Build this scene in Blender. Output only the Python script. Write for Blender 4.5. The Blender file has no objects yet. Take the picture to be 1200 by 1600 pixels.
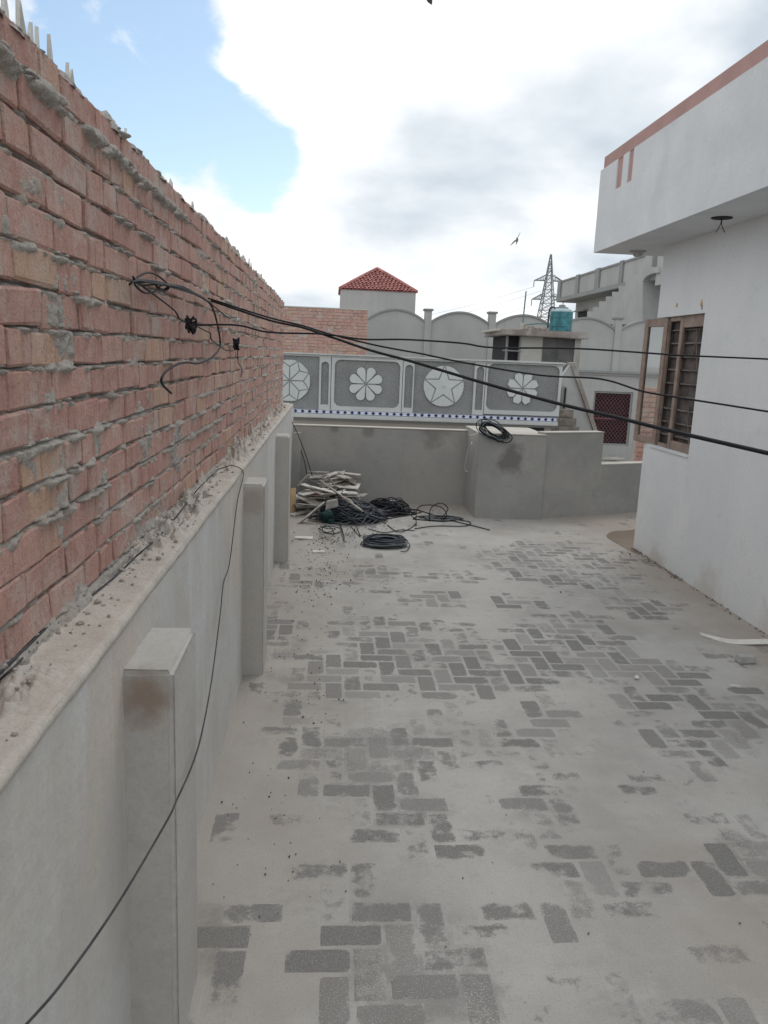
import bpy, bmesh, math, random
import numpy as np
from mathutils import Matrix, Vector

random.seed(7)
RNG = np.random.default_rng(11)
scene = bpy.context.scene
COL = scene.collection

# ------------------------------------------------------------------ camera
F, CX, CY, CAMH = 1220.0, 600.0, 800.0, 1.72
_dY = np.array([520.0 - CX, 552.0 - CY, F]); _dY /= np.linalg.norm(_dY)
_u = np.array([0.026, -1.0, 0.0]); _u = _u - _u.dot(_dY) * _dY; _u /= np.linalg.norm(_u)
_dX = np.cross(_dY, _u)
if _dX[0] < 0: _dX = -_dX
CM = np.stack([_dX, _dY, _u])            # rows: world axes seen from the camera (x right, y down, z forward)

def ray(x, y): return CM @ np.array([x - CX, y - CY, F])
def proj(p):
    c = CM.T @ (np.array(p, float) - np.array([0, 0, CAMH]))
    return CX + F * c[0] / c[2], CY + F * c[1] / c[2]
def onz(x, y, z=0.0):
    d = ray(x, y); return Vector(d * ((z - CAMH) / d[2]) + np.array([0, 0, CAMH]))
def onx(x, y, X):
    d = ray(x, y); return Vector(d * (X / d[0]) + np.array([0, 0, CAMH]))
def ony(x, y, Y):
    d = ray(x, y); return Vector(d * (Y / d[1]) + np.array([0, 0, CAMH]))

cam_d = bpy.data.cameras.new('camera'); cam = bpy.data.objects.new('camera', cam_d); COL.objects.link(cam)
cam_d.sensor_fit = 'HORIZONTAL'; cam_d.sensor_width = 36.0; cam_d.lens = F / 1200.0 * 36.0
cam_d.clip_start = 0.02; cam_d.clip_end = 8000
R = CM @ np.diag([1.0, -1.0, -1.0])       # camera axes x right, y up, -z forward, in world
cam.matrix_world = Matrix([[R[0][0], R[0][1], R[0][2], 0], [R[1][0], R[1][1], R[1][2], 0], [R[2][0], R[2][1], R[2][2], CAMH], [0, 0, 0, 1]])
scene.camera = cam

# ------------------------------------------------------------------ sky, sun, exposure
SUN_EL, SUN_AZ = math.radians(58), math.radians(28)      # azimuth from +Y towards +X
world = bpy.data.worlds.new('World'); scene.world = world; world.use_nodes = True
def build_world():
    nt = world.node_tree; n = nt.nodes; l = nt.links; n.clear()
    out = n.new('ShaderNodeOutputWorld'); bg = n.new('ShaderNodeBackground'); bg.inputs[1].default_value = 0.1
    sky = n.new('ShaderNodeTexSky'); sky.sky_type = 'NISHITA'; sky.sun_disc = False
    sky.sun_elevation = SUN_EL; sky.sun_rotation = SUN_AZ; sky.air_density = 1.0; sky.dust_density = 1.0
    tc = n.new('ShaderNodeTexCoord'); sep = n.new('ShaderNodeSeparateXYZ'); l.new(tc.outputs['Generated'], sep.inputs[0])
    def m(op, a, b=None, c=None, clamp=False):
        q = n.new('ShaderNodeMath'); q.operation = op; q.use_clamp = clamp
        for i, v in enumerate((a, b, c)):
            if v is None: continue
            if isinstance(v, (int, float)): q.inputs[i].default_value = v
            else: l.new(v, q.inputs[i])
        return q.outputs[0]
    zc = m('MAXIMUM', sep.outputs[2], 0.0)
    den = m('ADD', zc, 0.38)
    px = m('DIVIDE', sep.outputs[0], den); py = m('DIVIDE', sep.outputs[1], den)
    cmb = n.new('ShaderNodeCombineXYZ'); l.new(px, cmb.inputs[0]); l.new(py, cmb.inputs[1])
    def noise(scale, detail, rough, off, dist=0.0):
        mp = n.new('ShaderNodeMapping'); mp.inputs['Location'].default_value = off; l.new(cmb.outputs[0], mp.inputs[0])
        t = n.new('ShaderNodeTexNoise'); t.inputs['Scale'].default_value = scale; t.inputs['Detail'].default_value = detail
        t.inputs['Roughness'].default_value = rough; t.inputs['Distortion'].default_value = dist; l.new(mp.outputs[0], t.inputs['Vector'])
        return t.outputs['Fac']
    cov = noise(2.6, 9, 0.58, (3.3, 1.7, 0.4), 0.35)
    # the gap of open blue sky: a broad direction with a ragged border
    nrm = n.new('ShaderNodeVectorMath'); nrm.operation = 'NORMALIZE'; l.new(tc.outputs['Generated'], nrm.inputs[0])
    def gapmask(x, y, r0, r1):
        gd = ray(x, y); gd = gd / np.linalg.norm(gd)
        dt = n.new('ShaderNodeVectorMath'); dt.operation = 'DOT_PRODUCT'; dt.inputs[1].default_value = tuple(gd); l.new(nrm.outputs[0], dt.inputs[0])
        gap = n.new('ShaderNodeMapRange'); gap.interpolation_type = 'SMOOTHSTEP'
        gap.inputs[1].default_value = math.cos(math.radians(r1)); gap.inputs[2].default_value = math.cos(math.radians(r0)); l.new(dt.outputs['Value'], gap.inputs[0])
        return gap.outputs[0]
    g2 = m('MAXIMUM', gapmask(195, 40, 2.5, 8.5), m('MAXIMUM', gapmask(270, 190, 1.5, 6.5), gapmask(390, 245, 0.5, 5.0)))
    d = m('SUBTRACT', cov, m('MULTIPLY', g2, 0.36))
    mask = n.new('ShaderNodeMapRange'); mask.interpolation_type = 'SMOOTHSTEP'
    mask.inputs[1].default_value = 0.20; mask.inputs[2].default_value = 0.33; l.new(d, mask.inputs[0])
    sh = noise(1.9, 8, 0.5, (8.6, 5.02, 2.0), 0.15)
    ramp = n.new('ShaderNodeValToRGB'); l.new(sh, ramp.inputs[0])
    e = ramp.color_ramp.elements
    e[0].position = 0.35; e[0].color = (6.3, 7.1, 7.9, 1)
    e[1].position = 0.555; e[1].color = (11.4, 11.5, 11.5, 1)
    k = ramp.color_ramp.elements.new(0.45); k.color = (8.6, 9.2, 9.7, 1)
    skc = n.new('ShaderNodeMix'); skc.data_type = 'RGBA'; skc.blend_type = 'MULTIPLY'; skc.inputs[0].default_value = 1.0
    l.new(sky.outputs[0], skc.inputs[6]); skc.inputs[7].default_value = (1.75, 1.75, 1.6, 1)
    mix = n.new('ShaderNodeMix'); mix.data_type = 'RGBA'
    l.new(mask.outputs[0], mix.inputs[0]); l.new(skc.outputs[2], mix.inputs[6]); l.new(ramp.outputs[0], mix.inputs[7])
    l.new(mix.outputs[2], bg.inputs[0]); l.new(bg.outputs[0], out.inputs[0])
build_world()

sun_d = bpy.data.lights.new('sun', 'SUN'); sun_d.energy = 0.7; sun_d.angle = math.radians(24); sun_d.color = (1.0, 0.96, 0.9)
sun = bpy.data.objects.new('sun', sun_d); COL.objects.link(sun); sun.location = (0, 0, 30)
sv = Vector((math.sin(SUN_AZ) * math.cos(SUN_EL), math.cos(SUN_AZ) * math.cos(SUN_EL), math.sin(SUN_EL)))
sun.rotation_euler = sv.to_track_quat('Z', 'Y').to_euler()

vs = scene.view_settings; vs.view_transform = 'Standard'; vs.look = 'None'; vs.exposure = 0.0; vs.gamma = 1.0; vs.use_curve_mapping = False
scene.cycles.max_bounces = 6; scene.cycles.diffuse_bounces = 4

# ------------------------------------------------------------------ material helpers
class NB:
    """small node builder"""
    def __init__(self, name):
        self.mat = bpy.data.materials.new(name); self.mat.use_nodes = True
        self.nt = self.mat.node_tree; self.n = self.nt.nodes; self.l = self.nt.links; self.n.clear()
        self.out = self.n.new('ShaderNodeOutputMaterial'); self.b = self.n.new('ShaderNodeBsdfPrincipled')
        self.l.new(self.b.outputs[0], self.out.inputs[0])
        self.b.inputs['Specular IOR Level'].default_value = 0.25
        self.geo = self.n.new('ShaderNodeNewGeometry'); self.pos = self.geo.outputs['Position']
    def setv(self, sock, v):
        if isinstance(v, (int, float)): sock.default_value = v
        elif isinstance(v, (tuple, list)): sock.default_value = tuple(v) + ((1,) if len(v) == 3 and sock.type == 'RGBA' else ())
        else: self.l.new(v, sock)
    def math(self, op, a, b=0.0, clamp=False):
        q = self.n.new('ShaderNodeMath'); q.operation = op; q.use_clamp = clamp
        self.setv(q.inputs[0], a); self.setv(q.inputs[1], b); return q.outputs[0]
    def noise(self, scale, detail=4, rough=0.55, vec=None, stretch=None, off=None, dist=0.0):
        t = self.n.new('ShaderNodeTexNoise'); t.inputs['Scale'].default_value = scale; t.inputs['Detail'].default_value = detail
        t.inputs['Roughness'].default_value = rough; t.inputs['Distortion'].default_value = dist
        v = vec or self.pos
        if stretch or off:
            mp = self.n.new('ShaderNodeMapping'); self.l.new(v, mp.inputs[0])
            if stretch: mp.inputs['Scale'].default_value = stretch
            if off: mp.inputs['Location'].default_value = off
            v = mp.outputs[0]
        self.l.new(v, t.inputs['Vector']); return t.outputs['Fac']
    def rng(self, v, a, b, c=0.0, d=1.0, smooth=True):
        q = self.n.new('ShaderNodeMapRange'); q.interpolation_type = 'SMOOTHSTEP' if smooth else 'LINEAR'
        self.setv(q.inputs[0], v); q.inputs[1].default_value = a; q.inputs[2].default_value = b; q.inputs[3].default_value = c; q.inputs[4].default_value = d
        return q.outputs[0]
    def mix(self, f, a, b, mode='MIX'):
        q = self.n.new('ShaderNodeMix'); q.data_type = 'RGBA'; q.blend_type = mode
        self.setv(q.inputs[0], f); self.setv(q.inputs[6], a); self.setv(q.inputs[7], b); return q.outputs[2]
    def sep(self, v):
        q = self.n.new('ShaderNodeSeparateXYZ'); self.l.new(v, q.inputs[0]); return q.outputs
    def dist(self, p):
        q = self.n.new('ShaderNodeVectorMath'); q.operation = 'DISTANCE'; self.l.new(self.pos, q.inputs[0]); q.inputs[1].default_value = p
        return q.outputs['Value']
    def bump(self, h, strength=0.4, dist=0.01, prev=None):
        q = self.n.new('ShaderNodeBump'); q.inputs['Strength'].default_value = strength; q.inputs['Distance'].default_value = dist
        self.l.new(h, q.inputs['Height'])
        if prev: self.l.new(prev, q.inputs['Normal'])
        return q.outputs[0]
    def done(self, col, rough=0.9, nrm=None, metal=0.0):
        self.setv(self.b.inputs['Base Color'], col); self.setv(self.b.inputs['Roughness'], rough)
        if nrm: self.l.new(nrm, self.b.inputs['Normal'])
        self.b.inputs['Metallic'].default_value = metal
        return self.mat

def plaster(name, c1, c2, c3=None, scale=1.6, bump=0.25, streak=0.0, streak_col=None, stains=()):
    b = NB(name)
    col = b.mix(b.rng(b.noise(scale, 8, 0.66), 0.36, 0.64), c1, c2)
    if c3: col = b.mix(b.rng(b.noise(scale * 0.55, 6, 0.65, off=(7, 3, 5)), 0.47, 0.62), col, c3)
    if streak > 0:
        s = b.rng(b.noise(3.2, 5, 0.6, stretch=(2.2, 2.2, 0.22)), 0.46, 0.74, 0, streak)
        col = b.mix(s, col, streak_col or c2)
    fine = b.noise(60, 4, 0.7)
    col = b.mix(b.rng(fine, 0.35, 0.72, 0.0, 0.34), col, tuple(x * 0.70 for x in c1))
    col = b.mix(b.rng(b.noise(230, 2, 0.7), 0.55, 0.75, 0.0, 0.3), col, tuple(x * 0.66 for x in c2))
    sc = b.noise(9, 6, 0.7, off=(2, 9, 4))
    col = b.mix(b.rng(sc, 0.56, 0.76, 0, 0.45), col, tuple(x * 0.74 for x in c2))
    for (p, r, sc_col, amt) in stains:
        d = b.math('ADD', b.dist(p), b.math('MULTIPLY', b.math('SUBTRACT', b.noise(7.0, 5, 0.6), 0.5), r * 1.5))
        col = b.mix(b.rng(d, r * 0.35, r, amt, 0.0), col, sc_col)
    h = b.math('ADD', b.math('MULTIPLY', fine, 0.35), b.noise(14, 5, 0.6))
    return b.done(col, 0.92, b.bump(h, bump, 0.013))

def simple(name, col, rough=0.7, var=0.15, scale=12, bump=0.15, metal=0.0, spec=0.3):
    b = NB(name); b.b.inputs['Specular IOR Level'].default_value = spec
    c = b.mix(b.rng(b.noise(scale, 5, 0.6), 0.3, 0.72), tuple(x * (1 - var) for x in col), tuple(min(1, x * (1 + var)) for x in col))
    return b.done(c, rough, b.bump(b.noise(scale * 4, 3), bump, 0.003), metal)

# ------------------------------------------------------------------ mesh helpers
def tag(o, label=None, cat=None, group=None, kind=None):
    if label: o['label'] = label
    if cat: o['category'] = cat
    if group: o['group'] = group
    if kind: o['kind'] = kind
    return o
def link(name, me, mat=None, parent=None):
    o = bpy.data.objects.new(name, me); COL.objects.link(o)
    if mat is not None and me is not None and not me.materials: me.materials.append(mat)
    if parent: o.parent = parent
    return o
def thing(name, label, cat, group=None, loc=(0, 0, 0)):
    o = bpy.data.objects.new(name, None); COL.objects.link(o); o.empty_display_size = 0.1
    return tag(o, label, cat, group, 'thing')
def mesh(name, v, f, mat, parent=None, smooth=False):
    me = bpy.data.meshes.new(name); me.from_pydata([tuple(x) for x in v], [], f); me.update()
    if smooth: me.polygons.foreach_set('use_smooth', [True] * len(me.polygons))
    return link(name, me, mat, parent)
def bm_obj(name, bm, mat, parent=None, smooth=False):
    bmesh.ops.recalc_face_normals(bm, faces=bm.faces)
    me = bpy.data.meshes.new(name); bm.to_mesh(me); bm.free()
    if smooth: me.polygons.foreach_set('use_smooth', [True] * len(me.polygons))
    return link(name, me, mat, parent)
def bm_box(bm, x0, x1, y0, y1, z0, z1, mtx=None):
    vs_ = [bm.verts.new((x, y, z)) for z in (z0, z1) for y in (y0, y1) for x in (x0, x1)]
    for f in ((0, 2, 3, 1), (4, 5, 7, 6), (0, 1, 5, 4), (2, 6, 7, 3), (0, 4, 6, 2), (1, 3, 7, 5)): bm.faces.new([vs_[i] for i in f])
    if mtx:
        for v in vs_: v.co = mtx @ v.co
    return vs_
def box(name, x0, x1, y0, y1, z0, z1, mat, parent=None, bev=0.0, jit=0.0, seg=2):
    bm = bmesh.new(); bm_box(bm, min(x0, x1), max(x0, x1), min(y0, y1), max(y0, y1), min(z0, z1), max(z0, z1))
    if jit:
        for v in bm.verts: v.co += Vector([random.uniform(-jit, jit) for _ in range(3)])
    if bev: bmesh.ops.bevel(bm, geom=list(bm.edges), offset=bev, segments=seg, affect='EDGES')
    return bm_obj(name, bm, mat, parent)
def prism(name, pts, vec, mat, parent=None, bev=0.0):
    """pts: closed 3-D outline, extruded along vec"""
    bm = bmesh.new(); a = [bm.verts.new(p) for p in pts]; c = [bm.verts.new(Vector(p) + Vector(vec)) for p in pts]
    n = len(a); bm.faces.new(a); bm.faces.new(list(reversed(c)))
    for i in range(n): bm.faces.new((a[i], c[i], c[(i + 1) % n], a[(i + 1) % n]))
    if bev: bmesh.ops.bevel(bm, geom=list(bm.edges), offset=bev, segments=1, affect='EDGES')
    return bm_obj(name, bm, mat, parent)
def ring_prism(name, inner, outer, vec, mat, parent=None):
    bm = bmesh.new(); vec = Vector(vec)
    I = [bm.verts.new(p) for p in inner]; O = [bm.verts.new(p) for p in outer]
    I2 = [bm.verts.new(Vector(p) + vec) for p in inner]; O2 = [bm.verts.new(Vector(p) + vec) for p in outer]
    n = len(I)
    for i in range(n):
        j = (i + 1) % n
        bm.faces.new((I[i], I[j], O[j], O[i])); bm.faces.new((I2[i], O2[i], O2[j], I2[j]))
        bm.faces.new((I[i], I2[i], I2[j], I[j])); bm.faces.new((O[i], O[j], O2[j], O2[i]))
    return bm_obj(name, bm, mat, parent)
def catmull(pts, k=8, closed=False):
    P = [Vector(p) for p in pts]; n = len(P); out = []
    for i in range(n if closed else n - 1):
        p0 = P[(i - 1) % n] if closed or i > 0 else P[0] * 2 - P[1]
        p1, p2 = P[i], P[(i + 1) % n]
        p3 = P[(i + 2) % n] if closed or i + 2 < n else P[-1] * 2 - P[-2]
        for s in range(k):
            t = s / k
            out.append(0.5 * (2 * p1 + (p2 - p0) * t + (2 * p0 - 5 * p1 + 4 * p2 - p3) * t * t + (3 * p1 - p0 - 3 * p2 + p3) * t ** 3))
    if not closed: out.append(P[-1])
    return out
def bm_tube(bm, path, r, sides=6, closed=False):
    path = [Vector(p) for p in path]; n = len(path); rings = []; up = Vector((0.13, 0.21, 0.97)).normalized()
    for i, p in enumerate(path):
        t = (path[(i + 1) % n] - path[i - 1]) if closed else (path[min(i + 1, n - 1)] - path[max(i - 1, 0)])
        if t.length < 1e-9: t = Vector((0, 0, 1))
        t.normalize(); s = t.cross(up)
        if s.length < 1e-3: s = t.cross(Vector((1, 0, 0)))
        s.normalize(); q = s.cross(t); up = q
        rr = r(i / max(1, n - 1)) if callable(r) else r
        rings.append([bm.verts.new(p + (s * math.cos(2 * math.pi * k / sides) + q * math.sin(2 * math.pi * k / sides)) * rr) for k in range(sides)])
    m_ = n if closed else n - 1
    for i in range(m_):
        a, b = rings[i], rings[(i + 1) % n]
        for k in range(sides): bm.faces.new((a[k], a[(k + 1) % sides], b[(k + 1) % sides], b[k]))
    if not closed: bm.faces.new(list(reversed(rings[0]))); bm.faces.new(rings[-1])
def tube(name, path, r, mat, parent=None, sides=6, k=8, closed=False, smooth_path=True):
    bm = bmesh.new(); bm_tube(bm, catmull(path, k, closed) if smooth_path else path, r, sides, closed)
    return bm_obj(name, bm, mat, parent, True)
def lathe(name, prof, c, mat, parent=None, n=24):
    bm = bmesh.new(); rings = []
    for (r, z) in prof: rings.append([bm.verts.new((c[0] + r * math.cos(2 * math.pi * k / n), c[1] + r * math.sin(2 * math.pi * k / n), c[2] + z)) for k in range(n)])
    for a, b in zip(rings, rings[1:]):
        for k in range(n): bm.faces.new((a[k], a[(k + 1) % n], b[(k + 1) % n], b[k]))
    bm.faces.new(list(reversed(rings[0]))); bm.faces.new(rings[-1])
    return bm_obj(name, bm, mat, parent, False)

# smooth lattice noise in numpy
def vnoise(x, y, seed):
    r = np.random.default_rng(seed).random((257, 257))
    xi = np.floor(x).astype(int); yi = np.floor(y).astype(int); fx = x - xi; fy = y - yi
    fx = fx * fx * (3 - 2 * fx); fy = fy * fy * (3 - 2 * fy); a = xi % 256; b = yi % 256
    return (r[a, b] * (1 - fx) + r[a + 1, b] * fx) * (1 - fy) + (r[a, b + 1] * (1 - fx) + r[a + 1, b + 1] * fx) * fy
def fbm(x, y, seed, oct=4):
    s = 0; amp = 0.5; tot = 0
    for o in range(oct): s = s + amp * vnoise(x * 2 ** o + o * 17.3, y * 2 ** o + o * 9.1, seed + o); tot += amp; amp *= 0.5
    return s / tot
def sstep(x, a, b):
    t = np.clip((x - a) / (b - a), 0, 1); return t * t * (3 - 2 * t)
def grid_obj(name, P, mat, parent=None, smooth=True):
    """P: (n, m, 3) array of points"""
    n, m_, _ = P.shape; idx = np.arange(n * m_).reshape(n, m_)
    q = np.stack([idx[:-1, :-1], idx[1:, :-1], idx[1:, 1:], idx[:-1, 1:]], -1).reshape(-1, 4)
    me = bpy.data.meshes.new(name); me.vertices.add(n * m_); me.vertices.foreach_set('co', P.reshape(-1).astype(np.float32))
    me.loops.add(q.size); me.loops.foreach_set('vertex_index', q.reshape(-1).astype(np.int32))
    me.polygons.add(len(q)); me.polygons.foreach_set('loop_start', np.arange(0, q.size, 4, dtype=np.int32))
    me.polygons.foreach_set('use_smooth', np.full(len(q), smooth)); me.update(calc_edges=True)
    return link(name, me, mat, parent)

# ------------------------------------------------------------------ materials
def brick_material(name, source):
    b = NB(name)
    if source == 'object':
        oi = b.n.new('ShaderNodeObjectInfo'); rnd = oi.outputs['Random']
        tco = b.n.new('ShaderNodeTexCoord'); 
    else:
        at = b.n.new('ShaderNodeAttribute'); at.attribute_name = 'rnd'; rnd = at.outputs['Fac']
    rp = b.n.new('ShaderNodeValToRGB'); b.l.new(rnd, rp.inputs[0]); e = rp.color_ramp.elements
    e[0].position = 0; e[0].color = (0.43, 0.235, 0.20, 1); e[1].position = 1; e[1].color = (0.55, 0.375, 0.265, 1)
    for p, c in ((0.18, (0.48, 0.28, 0.24)), (0.36, (0.53, 0.32, 0.27)), (0.52, (0.45, 0.245, 0.21)), (0.70, (0.51, 0.32, 0.275)), (0.80, (0.47, 0.275, 0.235)), (0.90, (0.53, 0.345, 0.26))):
        q = e.new(p); q.color = c + (1,)
    col = rp.outputs[0]
    col = b.mix(b.rng(b.noise(24, 7, 0.7), 0.38, 0.70, 0, 0.65), col, (0.58, 0.395, 0.34), 'MIX')
    col = b.mix(b.rng(b.noise(16, 6, 0.65, stretch=(1, 2.2, 0.30), off=(1, 2, 3)), 0.50, 0.70, 0, 0.75), col, (0.33, 0.185, 0.155))     # dark firing streaks
    col = b.mix(b.rng(b.noise(13, 6, 0.65, stretch=(1, 2.0, 0.35), off=(4, 7, 3)), 0.56, 0.72, 0, 0.6), col, (0.52, 0.36, 0.245))     # ochre streaks
    col = b.mix(b.rng(b.noise(6, 8, 0.72, off=(3, 8, 1)), 0.49, 0.66, 0, 0.75), col, (0.53, 0.46, 0.415))     # cement wash
    col = b.mix(b.rng(b.noise(120, 3, 0.75), 0.54, 0.72, 0, 0.6), col, (0.24, 0.14, 0.115))
    h = b.math('ADD', b.noise(35, 7, 0.72), b.math('MULTIPLY', b.noise(150, 3, 0.75), 0.5))
    h2 = b.noise(40, 5, 0.65, stretch=(1, 1.6, 0.5))
    return b.done(col, 0.93, b.bump(h2, 0.6, 0.010, b.bump(h, 0.8, 0.012)))
def mortar_material(name, c1=(0.54, 0.505, 0.465), c2=(0.43, 0.40, 0.37), speck=0.7, bs=0.9):
    b = NB(name)
    col = b.mix(b.rng(b.noise(10, 7, 0.7), 0.38, 0.64), c1, c2)
    col = b.mix(b.rng(b.noise(75, 5, 0.75), 0.48, 0.72, 0, speck), col, tuple(x * 0.55 for x in c2))
    col = b.mix(b.rng(b.noise(3, 4, 0.6, off=(4, 4, 1)), 0.48, 0.72, 0, 0.6), col, (0.50, 0.43, 0.37))
    h = b.math('ADD', b.noise(45, 6, 0.75), b.math('MULTIPLY', b.noise(150, 3, 0.75), 0.6))
    return b.done(col, 0.95, b.bump(h, bs, 0.016))
M = {}
M['brick'] = brick_material('brick_fired', 'object')
M['brick_far'] = brick_material('brick_fired_mass', 'attr')
M['mortar'] = mortar_material('mortar')
M['ledge'] = mortar_material('ledge_cement', (0.56, 0.52, 0.475), (0.47, 0.43, 0.385), 0.35, 0.5)
pn = ony(222, 1075, 1.64)
M['lowwall'] = plaster('low_wall_plaster', (0.565, 0.565, 0.555), (0.485, 0.465, 0.435), (0.56, 0.50, 0.435), 1.2, 0.30, 0.7, (0.61, 0.625, 0.63))
M['pilaster'] = plaster('pilaster_plaster', (0.49, 0.475, 0.45), (0.435, 0.42, 0.395), (0.48, 0.445, 0.405), 2.0, 0.35,
                        stains=(((pn[0], 1.64, 0.965), 0.085, (0.25, 0.19, 0.15), 0.85), ((-0.40, 4.0, 0.95), 0.10, (0.34, 0.28, 0.24), 0.6)))
cs = ony(798, 718, 8.34)
M['backwall'] = plaster('back_wall_plaster', (0.405, 0.40, 0.385), (0.325, 0.325, 0.318), (0.43, 0.41, 0.385), 1.1, 0.25,
                        stains=((tuple(cs), 0.19, (0.16, 0.15, 0.14), 0.75), ((0.05, 9.1, 0.87), 0.10, (0.17, 0.16, 0.15), 0.6), ((1.2, 9.1, 0.87), 0.22, (0.2, 0.19, 0.175), 0.6), ((0.45, 9.1, 0.86), 0.11, (0.19, 0.18, 0.165), 0.6)))
M['wallcap'] = plaster('wall_top_lime', (0.55, 0.52, 0.47), (0.47, 0.44, 0.40), None, 3, 0.3)
M['white'] = plaster('white_paint', (0.70, 0.715, 0.73), (0.64, 0.66, 0.675), (0.73, 0.735, 0.73), 0.8, 0.14, 0.35, (0.62, 0.64, 0.65),
                     stains=(((2.93, 5.6, 0.0), 0.30, (0.50, 0.45, 0.39), 0.5), ((2.93, 6.6, 0.0), 0.22, (0.48, 0.42, 0.36), 0.5), ((2.93, 4.7, 0.0), 0.26, (0.5, 0.45, 0.4), 0.4)))
M['white_clean'] = plaster('white_fascia_paint', (0.72, 0.735, 0.75), (0.66, 0.68, 0.70), (0.62, 0.64, 0.66), 1.4, 0.2)
M['pink'] = simple('dusty_pink_paint', (0.43, 0.27, 0.25), 0.8, 0.08, 5)
M['wood'] = simple('brown_window_wood', (0.265, 0.20, 0.168), 0.65, 0.2, 9)
M['plank'] = simple('dark_plank', (0.095, 0.08, 0.075), 0.85, 0.4, 7)
M['shelf'] = simple('plank_rail', (0.16, 0.138, 0.125), 0.8, 0.3, 7)
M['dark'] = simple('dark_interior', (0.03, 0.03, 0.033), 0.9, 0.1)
M['cable'] = simple('black_cable', (0.014, 0.015, 0.019), 0.6, 0.2, 30, 0.05, spec=0.25)
M['cable_dull'] = simple('dusty_cable', (0.055, 0.055, 0.06), 0.75, 0.3, 20, 0.1)
M['cable_blue'] = simple('blue_black_cable', (0.016, 0.024, 0.040), 0.4, 0.25, 30, 0.05, spec=0.45)
M['cable_grey'] = simple('grey_cable', (0.16, 0.18, 0.19), 0.5, 0.25, 20, 0.1)
M['cord_white'] = simple('white_cord', (0.62, 0.60, 0.55), 0.6, 0.1)
M['board'] = simple('dirty_white_board', (0.62, 0.59, 0.555), 0.85, 0.2, 9, 0.4)
M['board2'] = simple('grey_board', (0.47, 0.445, 0.415), 0.85, 0.25, 9, 0.4)
M['board3'] = simple('weathered_brown_board', (0.22, 0.195, 0.175), 0.85, 0.3, 9, 0.4)
M['tan'] = simple('tan_hardboard', (0.52, 0.37, 0.20), 0.75, 0.12, 8)
M['greybody'] = plaster('grey_cement_render', (0.43, 0.435, 0.43), (0.375, 0.38, 0.377), (0.46, 0.46, 0.452), 0.7, 0.15, 0.4, (0.34, 0.345, 0.345))
M['greydark'] = plaster('grey_cement_trim', (0.31, 0.315, 0.315), (0.27, 0.275, 0.275), None, 1.0, 0.15)
M['stained'] = plaster('stained_concrete', (0.15, 0.147, 0.145), (0.085, 0.086, 0.09), (0.21, 0.205, 0.20), 1.6, 0.3, 0.6, (0.06, 0.062, 0.068))
M['slab'] = plaster('weathered_slab', (0.34, 0.31, 0.28), (0.22, 0.185, 0.17), (0.40, 0.39, 0.37), 1.8, 0.3)
M['cream'] = plaster('cream_wall', (0.46, 0.45, 0.42), (0.41, 0.40, 0.375), None, 1.0, 0.15)
M['beige'] = plaster('beige_base_wall', (0.40, 0.37, 0.34), (0.35, 0.33, 0.31), None, 1.0, 0.15)
M['trim'] = plaster('pale_relief_trim', (0.56, 0.58, 0.58), (0.50, 0.52, 0.52), None, 1.5, 0.12)
M['relief'] = plaster('pale_relief_ornament', (0.60, 0.63, 0.63), (0.54, 0.57, 0.57), None, 1.5, 0.12)
M['tilewhite'] = simple('white_glazed_tile', (0.66, 0.68, 0.74), 0.3, 0.05)
M['tileblue'] = simple('blue_glazed_tile', (0.02, 0.035, 0.16), 0.3, 0.2)
def pebbledash():
    b = NB('pebbledash'); col = b.mix(b.rng(b.noise(1.4, 5, 0.6), 0.3, 0.7), (0.33, 0.34, 0.343), (0.25, 0.257, 0.26))
    col = b.mix(b.rng(b.noise(45, 3, 0.7), 0.35, 0.7, 0, 0.6), col, (0.13, 0.135, 0.14))
    return b.done(col, 0.95, b.bump(b.noise(45, 3, 0.7), 0.8, 0.02))
M['pebble'] = pebbledash()
M['redtile'] = simple('red_roof_tile', (0.40, 0.165, 0.15), 0.75, 0.35, 5)
M['tank'] = simple('teal_tank_plastic', (0.055, 0.20, 0.235), 0.5, 0.4, 6)
M['tankcap'] = simple('pale_tank_top', (0.33, 0.45, 0.49), 0.5, 0.2, 4)
M['steel'] = simple('grey_galvanised_steel', (0.22, 0.23, 0.24), 0.6, 0.1)
M['pipe'] = simple('green_pipe', (0.10, 0.20, 0.19), 0.6, 0.2)
M['grille'] = simple('maroon_grille_paint', (0.17, 0.075, 0.09), 0.6, 0.2)
M['bird'] = simple('grey_brown_feather', (0.13, 0.125, 0.115), 0.8, 0.3, 30)
M['ground'] = plaster('dusty_ground', (0.34, 0.31, 0.27), (0.28, 0.26, 0.22), None, 0.3, 0.2)
M['terrace'] = plaster('terrace_screed', (0.40, 0.385, 0.36), (0.34, 0.33, 0.31), None, 0.8, 0.2)
M['shard'] = simple('dusty_glass_shard', (0.50, 0.49, 0.46), 0.4, 0.15, 20, spec=0.5)
M['stone'] = simple('dark_crumb', (0.10, 0.085, 0.075), 0.95, 0.4, 40)
M['rubble'] = simple('reddish_crumb', (0.25, 0.21, 0.18), 0.95, 0.4, 40)
M['block'] = simple('grey_cement_brick', (0.40, 0.395, 0.39), 0.95, 0.12, 18, 0.5)
M['chip'] = simple('white_chip', (0.66, 0.64, 0.61), 0.8, 0.1)
M['greenbag'] = simple('green_net_bag', (0.012, 0.05, 0.046), 0.5, 0.6, 25, 0.6)
M['blackbag'] = simple('black_plastic_bag', (0.02, 0.02, 0.026), 0.3, 0.4, 14, 0.6, spec=0.6)
M['whitebag'] = simple('white_plastic_bag', (0.72, 0.71, 0.72), 0.4, 0.08, 12, 0.4)
M['redbag'] = simple('red_wrapper', (0.38, 0.06, 0.07), 0.6, 0.2)
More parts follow.
